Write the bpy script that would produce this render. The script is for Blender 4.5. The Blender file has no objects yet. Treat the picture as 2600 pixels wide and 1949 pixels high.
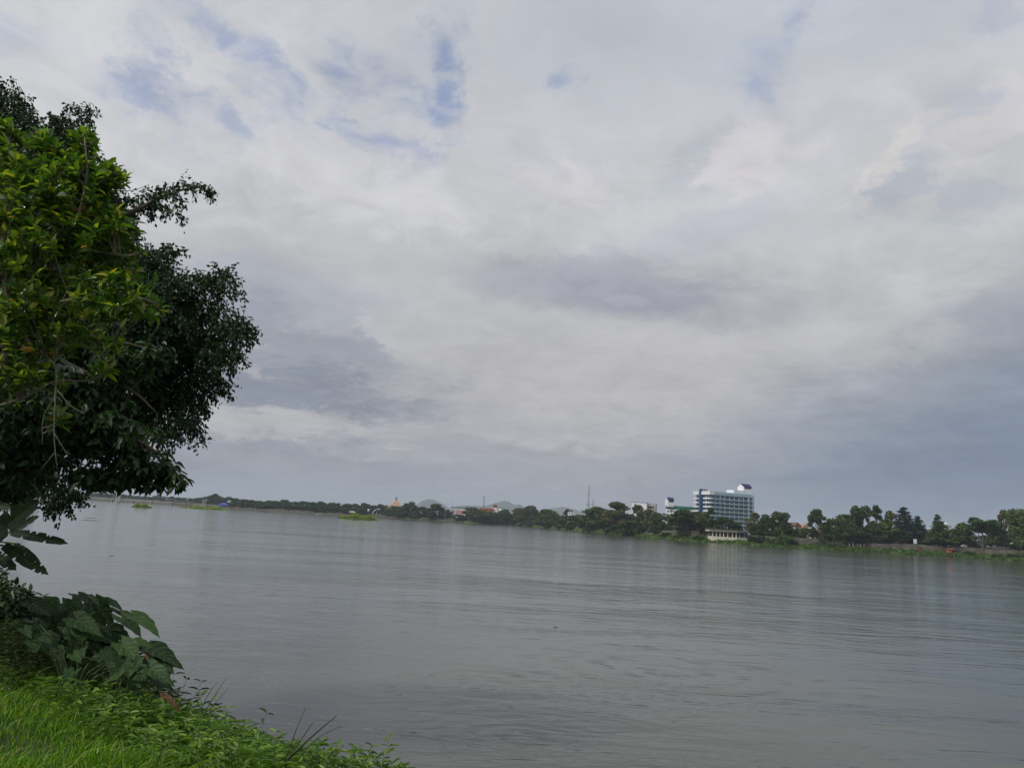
import bpy, math, random
import numpy as np
from mathutils import Matrix, Vector
random.seed(7); rng = np.random.default_rng(7)
S = bpy.context.scene; COL = S.collection
R_ = math.radians

# ------------------------------------------------------------------ camera
F = 1920.0; PITCH = R_(10.16); ROLL = R_(3.3); CH = 6.0
cam_d = bpy.data.cameras.new('camera'); cam = bpy.data.objects.new('camera', cam_d); COL.objects.link(cam)
cam_d.sensor_width = 36; cam_d.lens = 36*F/2600; cam_d.clip_start = 0.1; cam_d.clip_end = 60000
RM = Matrix.Rotation(math.pi/2+PITCH, 3, 'X') @ Matrix.Rotation(ROLL, 3, 'Z')
cam.matrix_world = Matrix.Translation((0, 0, CH)) @ RM.to_4x4()
S.camera = cam
RN = np.array([list(r) for r in RM])
def ray(px, py):
    return RM @ Vector(((px-1300)/F, (974.5-py)/F, -1))
def P(px, py, D):                     # the point seen there, D metres forward of the viewer
    r = ray(px, py); t = D/r.y
    return Vector((r.x*t, D, CH+r.z*t))
def G(px, py, z=0.0):                 # the point seen there on level z
    r = ray(px, py); t = (z-CH)/r.z
    return Vector((r.x*t, r.y*t, z))
def hor(px):                          # the horizon's height in the photo at px
    lo, hi = 1000, 1700
    for _ in range(30):
        m = (lo+hi)/2
        if ray(px, m).z > 0: lo = m
        else: hi = m
    return lo
def proj(a):                          # world points (n,3) to photo px
    q = (a-np.array([0, 0, CH])) @ RN
    return 1300+F*q[:, 0]/-q[:, 2], 974.5-F*q[:, 1]/-q[:, 2], -q[:, 2]

# ------------------------------------------------------------------ sky, sun, exposure
SUNV = Vector((-0.62, -0.40, 0.67)).normalized()
SEL = math.asin(SUNV.z); SAZ = math.atan2(SUNV.x, SUNV.y)
def lin(r, g, b):
    f = lambda c: ((c/255+0.055)/1.055)**2.4 if c > 10 else c/255/12.92
    return (f(r), f(g), f(b), 1)
w = bpy.data.worlds.new("World"); S.world = w; w.use_nodes = True
nt = w.node_tree; nt.nodes.clear(); N = nt.nodes; L = nt.links
def nd(t, **k):
    n = N.new(t)
    for a, b in k.items(): setattr(n, a, b)
    return n
def mth(op, a, b=None, c=None, clamp=False):
    n = nd('ShaderNodeMath', operation=op, use_clamp=clamp)
    for i, v in enumerate((a, b, c)):
        if v is None: continue
        if isinstance(v, (int, float)): n.inputs[i].default_value = v
        else: L.new(v, n.inputs[i])
    return n.outputs[0]
tc = nd('ShaderNodeTexCoord'); sep = nd('ShaderNodeSeparateXYZ'); L.new(tc.outputs['Generated'], sep.inputs[0])
X, Y, Z = sep.outputs
az = mth('ARCTAN2', X, Y); el = mth('ARCSINE', Z)
cmb = nd('ShaderNodeCombineXYZ'); L.new(az, cmb.inputs[0]); L.new(el, cmb.inputs[1])
# cloud deck coordinates, foreshortened toward the horizon as a flat layer is
zz = mth('ADD', mth('MAXIMUM', Z, 0.0), 0.22)
dk = nd('ShaderNodeCombineXYZ'); L.new(mth('DIVIDE', X, zz), dk.inputs[0]); L.new(mth('DIVIDE', Y, zz), dk.inputs[1])
def noise(vec, scale, detail=6, rough=0.55, dist=0.0, off=0.0):
    n = nd('ShaderNodeTexNoise'); n.inputs['Scale'].default_value = scale; n.inputs['Detail'].default_value = detail
    n.inputs['Roughness'].default_value = rough; n.inputs['Distortion'].default_value = dist
    mp = nd('ShaderNodeMapping'); mp.inputs['Location'].default_value = (off, off*1.7, off*.3); mp.inputs['Scale'].default_value = (1, 1, 1)
    L.new(vec, mp.inputs[0]); L.new(mp.outputs[0], n.inputs['Vector']); return n
nw = noise(dk.outputs[0], 2.6, 7, 0.70, 0.3, 3.1)
vs = nd('ShaderNodeVectorMath', operation='SUBTRACT'); L.new(nw.outputs['Color'], vs.inputs[0]); vs.inputs[1].default_value = (.5, .5, .5)
vm = nd('ShaderNodeVectorMath', operation='MULTIPLY'); L.new(vs.outputs[0], vm.inputs[0]); vm.inputs[1].default_value = (.34, .16, 0)
va = nd('ShaderNodeVectorMath', operation='ADD'); L.new(vm.outputs[0], va.inputs[0]); L.new(cmb.outputs[0], va.inputs[1])
WARP = va.outputs[0]
nf = noise(dk.outputs[0], 6.5, 8, 0.64, 0.9, 9.0)      # wisps
nm_ = noise(dk.outputs[0], 2.4, 6, 0.58, 0.8, 15.0)     # puffs
nl = noise(dk.outputs[0], 0.8, 3, 0.55, 0.2, 5.0)       # big lumps
nbig = nl.outputs['Fac']; nfine = nf.outputs['Fac']; nmid = nm_.outputs['Fac']
rp = nd('ShaderNodeValToRGB'); cr = rp.color_ramp
L.new(mth('MULTIPLY', el, 1.2), rp.inputs[0])
stops = [(-0.05, (140, 148, 156)), (0.8, (143, 149, 157)), (4, (157, 159, 165)), (8, (172, 173, 176)), (12, (181, 181, 183)), (17, (185, 186, 189)), (25, (194, 195, 199)), (37, (193, 196, 202)), (60, (190, 194, 202))]
while len(cr.elements) < len(stops): cr.elements.new(0.5)
for e, (d, c) in zip(cr.elements, stops): e.position = max(0, R_(d)*1.2); e.color = lin(*c)
cur = rp.outputs[0]
def blob(cx, cy, rx, ry, rot, color, k, edge=0.9, thr=(0.25, 0.8), src=None):
    global cur
    r = ray(cx, cy).normalized(); a0 = math.atan2(r.x, r.y); e0 = math.asin(r.z)
    mp = nd('ShaderNodeMapping', vector_type='TEXTURE'); L.new(WARP, mp.inputs[0])
    mp.inputs['Location'].default_value = (a0, e0, 0); mp.inputs['Rotation'].default_value = (0, 0, R_(rot)); mp.inputs['Scale'].default_value = (rx/F, ry/F, 1)
    ln = nd('ShaderNodeVectorMath', operation='LENGTH'); L.new(mp.outputs[0], ln.inputs[0])
    fall = mth('SUBTRACT', 1.25, mth('MULTIPLY', ln.outputs['Value'], 0.75))
    s = mth('MULTIPLY_ADD', mth('SUBTRACT', nfine if src is None else src, 0.5), edge*2, fall)
    mr = nd('ShaderNodeMapRange', interpolation_type='SMOOTHSTEP'); L.new(s, mr.inputs[0])
    mr.inputs[1].default_value = thr[0]; mr.inputs[2].default_value = thr[1]; mr.inputs[3].default_value = 0; mr.inputs[4].default_value = k
    fo = mr.outputs[0]
    if color is None: fo = mth('MULTIPLY', fo, WISP)
    mx = nd('ShaderNodeMix', data_type='RGBA'); L.new(fo, mx.inputs[0]); L.new(cur, mx.inputs[6])
    if color is None: L.new(BLUE, mx.inputs[7])
    else: mx.inputs[7].default_value = lin(*color)
    cur = mx.outputs[2]
sky = nd('ShaderNodeTexSky', sky_type='NISHITA', sun_disc=False, sun_elevation=SEL, sun_rotation=SAZ, air_density=1.2, dust_density=1.5)
bs = nd('ShaderNodeVectorMath', operation='SCALE'); L.new(sky.outputs[0], bs.inputs[0]); bs.inputs['Scale'].default_value = 0.10
bw = nd('ShaderNodeMix', data_type='RGBA'); bw.inputs[0].default_value = 0.62; L.new(bs.outputs[0], bw.inputs[6]); bw.inputs[7].default_value = lin(160, 171, 203)
BLUE = bw.outputs[2]
SOFT = dict(edge=0.5, thr=(0.0, 1.0)); PUFF = dict(edge=1.1, thr=(.3, .8)); MIDN = dict(edge=.9, thr=(.15, .9))
# broad tones of the deck
blob(300, 90, 380, 170, 0, (206, 207, 210), .7, **SOFT)
blob(150, 380, 300, 120, 0, (204, 205, 208), .7, **SOFT)
blob(800, 420, 420, 80, -12, (202, 202, 206), .75, **MIDN)
blob(1500, 120, 380, 150, 0, (180, 184, 192), .75, **MIDN)
blob(1420, 480, 170, 60, 0, (202, 201, 206), .6, **PUFF)
blob(1720, 400, 80, 70, 0, (176, 181, 190), .6, **PUFF)
blob(1860, 400, 110, 60, 10, (203, 200, 205), .8, **PUFF)
blob(2050, 60, 500, 110, 0, (176, 181, 190), .6, **MIDN)
blob(2320, 350, 240, 32, 25, (206, 204, 203), .75, **PUFF)
blob(2560, 290, 140, 80, 0, (204, 202, 204), .8, **PUFF)
blob(2260, 460, 150, 40, 15, (172, 178, 188), .8, **PUFF)
blob(2480, 490, 130, 45, 0, (174, 180, 189), .7, **PUFF)
blob(1800, 590, 160, 60, 10, (180, 181, 192), .6, **PUFF)
blob(2360, 780, 190, 60, 32, (199, 199, 197), .75, **SOFT)
blob(1950, 860, 330, 90, 5, (190, 190, 191), .7, **SOFT)
blob(1580, 745, 300, 58, -5, (150, 153, 165), .9, edge=.45, thr=(-.1, 1.1))
blob(1500, 700, 200, 50, 0, (168, 168, 180), .7, **MIDN)
blob(760, 760, 260, 90, -8, (164, 168, 179), .7, **MIDN)
blob(740, 870, 330, 80, -8, (146, 151, 162), .9, **MIDN)
blob(1010, 840, 110, 22, -35, (186, 186, 189), .55, **MIDN)
blob(1130, 900, 130, 24, -28, (184, 184, 187), .55, **MIDN)
blob(900, 1000, 350, 58, -3, (134, 139, 152), 1.0, edge=.55, thr=(.3, .75))
blob(640, 975, 190, 50, -8, (136, 142, 155), .95, edge=.55, thr=(.3, .78))
blob(1120, 975, 120, 22, 18, (150, 152, 163), .8, edge=.8, thr=(.35, .8))
blob(680, 1078, 220, 26, -4, (180, 179, 181), .75, **MIDN)
blob(1500, 1000, 480, 120, 4, (180, 179, 182), .75, **SOFT)
blob(800, 1160, 420, 22, -4, (143, 148, 159), .75, **MIDN)
blob(1300, 1150, 330, 22, -3, (155, 156, 165), .5, **MIDN)
blob(350, 1210, 420, 60, -3, (138, 145, 155), .7, **SOFT)
blob(2520, 1090, 560, 190, 20, (130, 140, 157), .85, edge=.25, thr=(-.3, 1.05))
blob(2640, 1190, 420, 130, 12, (117, 131, 150), .9, edge=.3, thr=(0, .9))
# breaks with blue sky
wr = nd('ShaderNodeMapRange', interpolation_type='SMOOTHSTEP'); L.new(noise(dk.outputs[0], 9.0, 6, .6, 1.2, 21.0).outputs['Fac'], wr.inputs[0]); wr.inputs[1].default_value = .36; wr.inputs[2].default_value = .6; wr.inputs[3].default_value = .4; wr.inputs[4].default_value = 1
WISP = wr.outputs[0]
for a in [(1112, 140, 40, 75, 0, .95), (945, 165, 95, 40, -15, .85), (1105, 262, 42, 40, 0, .95), (1050, 90, 60, 26, 0, .5), (570, 140, 160, 30, -26, .75), (410, 210, 95, 30, -58, .75), (425, 290, 75, 34, 0, .55), (560, 290, 50, 24, -20, .6),
          (838, 290, 36, 20, -20, .85), (930, 342, 70, 26, -12, .75), (860, 208, 60, 24, -12, .8), (690, 200, 60, 22, -35, .5), (1985, 140, 75, 45, 0, .45), (1920, 238, 55, 38, 40, .5), (1458, 255, 40, 18, 0, .7), (2100, 25, 26, 30, 0, .6), (2590, 0, 50, 20, 0, .4), (90, 105, 70, 30, -20, .4), (2440, 270, 60, 30, 0, .35)]:
    blob(a[0], a[1], a[2]*1.25, a[3]*1.4, a[4], None, a[5], edge=1.0, thr=(-.05, 1.15))
# overall cloud modelling
mod = mth('ADD', mth('MULTIPLY_ADD', mth('SUBTRACT', nmid, 0.5), 0.34, 1.0), mth('MULTIPLY', mth('SUBTRACT', nfine, 0.5), 0.38))
sc_ = nd('ShaderNodeVectorMath', operation='SCALE'); L.new(cur, sc_.inputs[0]); L.new(mod, sc_.inputs['Scale'])
bg = nd('ShaderNodeBackground'); L.new(sc_.outputs[0], bg.inputs[0]); bg.inputs[1].default_value = 1.07
wo = nd('ShaderNodeOutputWorld'); L.new(bg.outputs[0], wo.inputs[0])
sd = bpy.data.lights.new('sun', 'SUN'); sd.energy = 2.5; sd.angle = R_(7); sd.color = (1, .95, .86)
so = bpy.data.objects.new('sun', sd); COL.objects.link(so); so.rotation_euler = SUNV.to_track_quat('Z', 'Y').to_euler()
S.view_settings.view_transform = 'Standard'; S.view_settings.look = 'None'; S.view_settings.exposure = 0; S.view_settings.gamma = 1
S.cycles.volume_bounces = 1; S.cycles.max_bounces = 6; S.cycles.diffuse_bounces = 3; S.cycles.transmission_bounces = 3

# ------------------------------------------------------------------ helpers
def tag(o, label=None, cat=None, group=None, kind=None):
    if label: o['label'] = label
    if cat: o['category'] = cat
    if group: o['group'] = group
    if kind: o['kind'] = kind
    return o
def empty(name, loc, rz=0, scale=None, **k):
    o = bpy.data.objects.new(name, None); COL.objects.link(o); o.location = loc; o.rotation_euler = (0, 0, rz); o.empty_display_size = .3
    if scale: o.scale = scale
    return tag(o, **k)
def link(name, me, mats, parent=None, loc=None, **k):
    o = bpy.data.objects.new(name, me); COL.objects.link(o)
    if not isinstance(mats, (list, tuple)): mats = [mats]
    if not me.materials:
        for m in mats: me.materials.append(m)
    if parent: o.parent = parent
    if loc is not None: o.location = loc
    return tag(o, **k)
def npmesh(name, V, Fc, smooth=False, mi=None):
    """V (n,3), Fc list of arrays of faces each (m,k)"""
    me = bpy.data.meshes.new(name); V = np.asarray(V, dtype=np.float32)
    Fc = [np.asarray(f, dtype=np.int32) for f in Fc if len(f)]
    me.vertices.add(len(V)); me.vertices.foreach_set('co', V.ravel())
    loops = np.concatenate([f.ravel() for f in Fc]); tot = np.concatenate([np.full(len(f), f.shape[1], dtype=np.int32) for f in Fc])
    st = np.concatenate([[0], np.cumsum(tot)[:-1]]).astype(np.int32)
    me.loops.add(len(loops)); me.loops.foreach_set('vertex_index', loops)
    me.polygons.add(len(tot)); me.polygons.foreach_set('loop_start', st); me.polygons.foreach_set('loop_total', tot)
    if mi is not None: me.polygons.foreach_set('material_index', np.asarray(mi, dtype=np.int32))
    if smooth: me.polygons.foreach_set('use_smooth', np.ones(len(tot), dtype=bool))
    me.update(calc_edges=True); me.validate(); return me
class MB:
    def __init__(s): s.v = []; s.f = []; s.mi = []
    def add(s, vs, fs, mi=0):
        b = len(s.v); s.v += [tuple(v) for v in vs]; s.f += [tuple(b+i for i in f) for f in fs]; s.mi += [mi]*len(fs); return s
    def box(s, x0, x1, y0, y1, z0, z1, mi=0, M=None):
        vs = [Vector((x, y, z)) for z in (z0, z1) for x, y in ((x0, y0), (x1, y0), (x1, y1), (x0, y1))]
        if M: vs = [M @ v for v in vs]
        return s.add(vs, [(3, 2, 1, 0), (4, 5, 6, 7), (0, 1, 5, 4), (1, 2, 6, 5), (2, 3, 7, 6), (3, 0, 4, 7)], mi)
    def tube(s, pts, rad, n=8, mi=0, cap=True):
        pts = [Vector(p) for p in pts]; m = len(pts)
        if isinstance(rad, (int, float)): rad = [rad]*m
        rings = []; up = Vector((0, 0, 1)); pu = None
        for i in range(m):
            d = (pts[min(i+1, m-1)]-pts[max(i-1, 0)]).normalized()
            a = d.cross(up) if pu is None else pu-d*pu.dot(d)
            if a.length < 1e-3: a = d.cross(Vector((1, 0, 0)))
            a.normalize(); pu = a; b = d.cross(a)
            rings.append([pts[i]+(a*math.cos(t)+b*math.sin(t))*rad[i] for t in [2*math.pi*k/n for k in range(n)]])
        vs = [v for r in rings for v in r]
        fs = [(i*n+k, i*n+(k+1) % n, (i+1)*n+(k+1) % n, (i+1)*n+k) for i in range(m-1) for k in range(n)]
        if cap: fs += [tuple(range(n))[::-1], tuple((m-1)*n+k for k in range(n))]
        return s.add(vs, fs, mi)
    def prism(s, poly, z0, z1, mi=0, M=None):            # poly in xy
        n = len(poly); vs = [Vector((x, y, z)) for z in (z0, z1) for x, y in poly]
        if M: vs = [M @ v for v in vs]
        return s.add(vs, [tuple(range(n))[::-1], tuple(range(n, 2*n))]+[(i, (i+1) % n, n+(i+1) % n, n+i) for i in range(n)], mi)
    def cyl(s, x, y, z0, z1, r0, r1=None, n=12, mi=0):
        return s.tube([(x, y, z0), (x, y, z1)], [r0, r0 if r1 is None else r1], n, mi)
    def build(s, name, mats, parent=None, smooth=False, loc=None, **k):
        me = bpy.data.meshes.new(name); me.from_pydata(s.v, [], s.f)
        if not isinstance(mats, (list, tuple)): mats = [mats]
        for m in mats: me.materials.append(m)
        me.polygons.foreach_set('material_index', s.mi)
        if smooth: me.polygons.foreach_set('use_smooth', [True]*len(s.f))
        me.update(); return link(name, me, mats, parent, loc, **k)
def bez(pts, n):                        # smooth path through points
    pts = [Vector(p) for p in pts]; out = []
    q = [pts[0]*2-pts[1]]+pts+[pts[-1]*2-pts[-2]]
    for i in range(len(pts)-1):
        for j in range(n):
            t = j/n; a, b, c, d = q[i:i+4]
            out.append(.5*((2*b)+(c-a)*t+(2*a-5*b+4*c-d)*t*t+(3*b-a-3*c+d)*t**3))
    return out+[pts[-1]]

# ------------------------------------------------------------------ materials
def mat(name, c, rough=.8, var=.15, scale=3.0, spec=.3, metal=0, bump=0, bscale=None, c2=None):
    m = bpy.data.materials.new(name); m.use_nodes = True; n = m.node_tree.nodes; l = m.node_tree.links; b = n['Principled BSDF']
    b.inputs['Roughness'].default_value = rough; b.inputs['Specular IOR Level'].default_value = spec; b.inputs['Metallic'].default_value = metal
    t = n.new('ShaderNodeTexNoise'); t.inputs['Scale'].default_value = scale; t.inputs['Detail'].default_value = 6
    g = n.new('ShaderNodeTexCoord'); l.new(g.outputs['Object'], t.inputs['Vector'])
    r = n.new('ShaderNodeValToRGB'); l.new(t.outputs['Fac'], r.inputs[0])
    c2 = c2 or tuple(x*(1-var*1.6) for x in c); hi = tuple(min(1, x*(1+var*.6)) for x in c)
    r.color_ramp.elements[0].position = .3; r.color_ramp.elements[1].position = .7
    r.color_ramp.elements[0].color = (*c2, 1); r.color_ramp.elements[1].color = (*hi, 1)
    l.new(r.outputs[0], b.inputs['Base Color'])
    if bump:
        t2 = n.new('ShaderNodeTexNoise'); t2.inputs['Scale'].default_value = bscale or scale*4; t2.inputs['Detail'].default_value = 5; l.new(g.outputs['Object'], t2.inputs['Vector'])
        bp = n.new('ShaderNodeBump'); bp.inputs['Distance'].default_value = bump; l.new(t2.outputs['Fac'], bp.inputs['Height']); l.new(bp.outputs[0], b.inputs['Normal'])
    return m
def leafmat(name, cols, rough=.5, trans=.3, spec=.4, tint=(1.3, 1.5, .5)):
    """cols: list of (position, rgb); one tone per leaf"""
    m = bpy.data.materials.new(name); m.use_nodes = True; n = m.node_tree.nodes; l = m.node_tree.links; b = n['Principled BSDF']
    g = n.new('ShaderNodeObjectInfo' if name in ('taro_leaf', 'banana_leaf') else 'ShaderNodeNewGeometry'); r = n.new('ShaderNodeValToRGB'); l.new(g.outputs['Random' if 'Random' in g.outputs else 'Random Per Island'], r.inputs[0])
    while len(r.color_ramp.elements) < len(cols): r.color_ramp.elements.new(.5)
    for e, (p, c) in zip(r.color_ramp.elements, cols): e.position = p; e.color = (*c, 1)
    l.new(r.outputs[0], b.inputs['Base Color']); b.inputs['Roughness'].default_value = rough; b.inputs['Specular IOR Level'].default_value = spec
    if trans:
        t = n.new('ShaderNodeBsdfTranslucent'); mu = n.new('ShaderNodeMix'); mu.data_type = 'RGBA'; mu.blend_type = 'MULTIPLY'; mu.inputs[0].default_value = 1
        l.new(r.outputs[0], mu.inputs[6]); mu.inputs[7].default_value = (*tint, 1); l.new(mu.outputs[2], t.inputs[0])
        x = n.new('ShaderNodeMixShader'); x.inputs[0].default_value = trans; l.new(b.outputs[0], x.inputs[1]); l.new(t.outputs[0], x.inputs[2])
        l.new(x.outputs[0], n['Material Output'].inputs[0])
    return m
def veined(m, n_, sc):
    """pale ribs drawn along the leaf's own length and side veins"""
    n = m.node_tree.nodes; l = m.node_tree.links; b = n['Principled BSDF']; at_ = n.new('ShaderNodeAttribute'); at_.attribute_name = 'leaf_co'
    sx = n.new('ShaderNodeSeparateXYZ'); l.new(at_.outputs['Vector'], sx.inputs[0])
    def ma(op, a, c=None):
        q = n.new('ShaderNodeMath'); q.operation = op
        for i, v in enumerate((a, c)):
            if v is None: continue
            if isinstance(v, (int, float)): q.inputs[i].default_value = v
            else: l.new(v, q.inputs[i])
        return q.outputs[0]
    s_ = ma('ABSOLUTE', sx.outputs[1]); f = ma('FRACT', ma('SUBTRACT', ma('MULTIPLY', sx.outputs[0], n_), ma('MULTIPLY', s_, sc))); d = ma('ABSOLUTE', ma('SUBTRACT', f, .5))
    v = ma('MAXIMUM', ma('LESS_THAN', d, .07), ma('LESS_THAN', s_, .05)); nz_ = n.new('ShaderNodeTexNoise'); nz_.inputs['Scale'].default_value = 9; nz_.inputs['Detail'].default_value = 5
    src = b.inputs['Base Color'].links[0].from_socket; mx = n.new('ShaderNodeMix'); mx.data_type = 'RGBA'; l.new(ma('MULTIPLY', v, .6), mx.inputs[0]); l.new(src, mx.inputs[6]); mx.inputs[7].default_value = (.13, .20, .07, 1)
    m2 = n.new('ShaderNodeMix'); m2.data_type = 'RGBA'; m2.blend_type = 'MULTIPLY'; m2.inputs[0].default_value = .75; l.new(mx.outputs[2], m2.inputs[6]); rr_ = n.new('ShaderNodeValToRGB'); l.new(nz_.outputs['Fac'], rr_.inputs[0]); rr_.color_ramp.elements[0].position = .35; rr_.color_ramp.elements[0].color = (.35, .45, .3, 1); rr_.color_ramp.elements[1].position = .6
    l.new(rr_.outputs[0], m2.inputs[7]); l.new(m2.outputs[2], b.inputs['Base Color']); bp = n.new('ShaderNodeBump'); bp.inputs['Distance'].default_value = .01; bp.inputs['Strength'].default_value = .6; l.new(d, bp.inputs['Height']); l.new(bp.outputs[0], b.inputs['Normal'])
M = {}
M['bark'] = mat('bark', (.11, .09, .07), .9, .3, 6, bump=.02)
M['paleb'] = mat('pale_bark', (.17, .15, .11), .8, .3, 14, bump=.004, c2=(.08, .075, .055))
M['ficus'] = leafmat('ficus_leaf', [(0, (.007, .017, .007)), (.5, (.014, .036, .011)), (.9, (.028, .065, .016)), (1, (.045, .09, .022))], .5, .16, .3)
M['near'] = leafmat('near_leaf', [(0, (.022, .06, .014)), (.35, (.06, .125, .022)), (.7, (.13, .215, .032)), (.9, (.25, .33, .045)), (.978, (.36, .34, .03)), (.988, (.5, .19, .03)), (1, (.42, .46, .40))], .3, .42, .6)
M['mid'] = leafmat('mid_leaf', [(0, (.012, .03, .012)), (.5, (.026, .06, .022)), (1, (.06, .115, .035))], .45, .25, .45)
M['banana'] = leafmat('banana_leaf', [(0, (.014, .034, .012)), (1, (.03, .06, .02))], .5, .2, .25)
M['taro'] = leafmat('taro_leaf', [(0, (.012, .03, .012)), (.5, (.03, .07, .022)), (.85, (.045, .10, .026)), (.97, (.07, .15, .035)), (1, (.14, .16, .04))], .55, .25, .22)
veined(M['taro'], 7, 1.6); veined(M['banana'], 26, 1.0)
M['stalk'] = mat('stalk', (.09, .14, .05), .6, .3, 8)
M['drystalk'] = mat('dry_stalk', (.06, .07, .035), .7, .3, 8)
M['grass'] = leafmat('grass_blade', [(0, (.03, .085, .008)), (.35, (.085, .20, .012)), (.75, (.15, .31, .02)), (.93, (.25, .36, .04)), (1, (.36, .33, .12))], .45, .4, .35)
M['herb'] = leafmat('herb_leaf', [(0, (.035, .09, .012)), (.5, (.10, .20, .028)), (.92, (.19, .31, .05)), (1, (.30, .33, .14))], .45, .35, .4)
M['herb_shade_tone'] = leafmat('herb_leaf_shade_tone', [(0, (.02, .04, .012)), (.6, (.045, .085, .02)), (.9, (.08, .12, .03)), (1, (.12, .08, .04))], .5, .25, .3)  # darker copy of the herb tones, shade put into the leaf colour
M['soil'] = mat('soil', (.035, .05, .014), .95, .4, 2.2, bump=.03, c2=(.015, .028, .008))
M['dead'] = mat('dead_leaf', (.08, .03, .012), .7, .4, 25)
def treem(n, a, b, c): return leafmat(n, [(0, a), (.5, b), (1, c)], .6, .15, .2)
TM = {'dark': treem('dark_foliage', (.010, .025, .010), (.034, .068, .018), (.09, .14, .032)),
      'mid': treem('green_foliage', (.012, .03, .008), (.05, .09, .017), (.13, .18, .03)),
      'light': treem('light_foliage', (.03, .055, .014), (.06, .10, .02), (.11, .16, .035)),
      'olive': treem('olive_foliage', (.035, .045, .013), (.085, .095, .026), (.16, .15, .045)),
      'blue': treem('conifer_foliage', (.01, .025, .017), (.02, .048, .03), (.035, .07, .038)),
      'bank': treem('bank_plants', (.022, .05, .012), (.055, .11, .018), (.11, .19, .03)),
      'reed': treem('reed', (.12, .19, .014), (.24, .34, .025), (.36, .44, .05))}
# ================================================================== THE SETTING
# water
def water_mat():
    m = bpy.data.materials.new('river_water'); m.use_nodes = True; n = m.node_tree.nodes; l = m.node_tree.links; b = n['Principled BSDF']
    g = n.new('ShaderNodeTexCoord')
    def nz(scale, sx, sy, rot, detail=4, dist=0.0, rough=.5):
        mp = n.new('ShaderNodeMapping'); mp.inputs['Scale'].default_value = (sx, sy, 1); mp.inputs['Rotation'].default_value = (0, 0, R_(rot)); l.new(g.outputs['Object'], mp.inputs[0])
        t = n.new('ShaderNodeTexNoise'); t.inputs['Scale'].default_value = scale; t.inputs['Detail'].default_value = detail; t.inputs['Distortion'].default_value = dist; t.inputs['Roughness'].default_value = rough
        l.new(mp.outputs[0], t.inputs['Vector']); return t.outputs['Fac']
    def ma(op, a, b_):
        q = n.new('ShaderNodeMath'); q.operation = op
        for i, v in enumerate((a, b_)):
            if isinstance(v, (int, float)): q.inputs[i].default_value = v
            else: l.new(v, q.inputs[i])
        return q.outputs[0]
    big = nz(.035, .5, 1.4, -25, 4, .8); gate = n.new('ShaderNodeMapRange'); l.new(big, gate.inputs[0]); gate.inputs[1].default_value = .40; gate.inputs[2].default_value = .68; gate.inputs[3].default_value = .6; gate.inputs[4].default_value = 1.2
    fine = nz(1.5, .55, 1.5, -14, 5, .5, .6); mid = nz(.33, .55, 1.6, -20, 4, 1.4); sw = nz(.12, .6, 1.1, -12, 6, 1.0, .6)
    sw2 = nz(.03, .45, 1.5, 8, 4, 1.0)
    h = ma('ADD', ma('MULTIPLY', fine, .036), ma('ADD', ma('MULTIPLY', mid, .15), ma('MULTIPLY', sw, .38))); h = ma('ADD', ma('MULTIPLY', h, gate.outputs[0]), ma('MULTIPLY', sw2, .12))
    for (cx, cy, k_, fr, fo) in ((1330, 1880, .016, 7.5, 2.2), (1230, 1735, .018, 5.0, 2.6), (150, 1530, .03, 5.0, 4.0), (1700, 1700, .016, 4.0, 5.0)):
        c = G(cx, cy); dv = n.new('ShaderNodeVectorMath'); dv.operation = 'DISTANCE'; l.new(g.outputs['Object'], dv.inputs[0]); dv.inputs[1].default_value = tuple(c); d = dv.outputs['Value']
        h = ma('ADD', h, ma('MULTIPLY', ma('SINE', ma('ADD', ma('MULTIPLY', d, fr), ma('MULTIPLY', mid, 14.0)), 0), ma('MULTIPLY', ma('EXPONENT', ma('MULTIPLY', d, -1/fo), 0), k_)))
    rg = n.new('ShaderNodeMapRange'); l.new(nz(.022, .35, 1.9, 10, 5, .6, .6), rg.inputs[0]); rg.inputs[1].default_value = .3; rg.inputs[2].default_value = .7; rg.inputs[3].default_value = .03; rg.inputs[4].default_value = .10; l.new(rg.outputs[0], b.inputs['Roughness'])
    bp = n.new('ShaderNodeBump'); bp.inputs['Distance'].default_value = 1.0; bp.inputs['Strength'].default_value = .55; l.new(h, bp.inputs['Height']); l.new(bp.outputs[0], b.inputs['Normal'])
    r = n.new('ShaderNodeValToRGB'); l.new(nz(.02, .6, 1.5, -20, 5, 1.0), r.inputs[0]); r.color_ramp.elements[0].position = .3; r.color_ramp.elements[1].position = .7
    r.color_ramp.elements[0].color = (.055, .064, .056, 1); r.color_ramp.elements[1].color = (.085, .095, .080, 1)
    l.new(r.outputs[0], b.inputs['Base Color']); b.inputs['IOR'].default_value = 1.33; b.inputs['Specular IOR Level'].default_value = .5
    return m
M['water'] = water_mat()
MB().add([(-9000, -4000, 0), (9000, -4000, 0), (9000, 12000, 0), (-9000, 12000, 0)], [(0, 1, 2, 3)]).build('river_water', M['water'], kind='structure')

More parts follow.
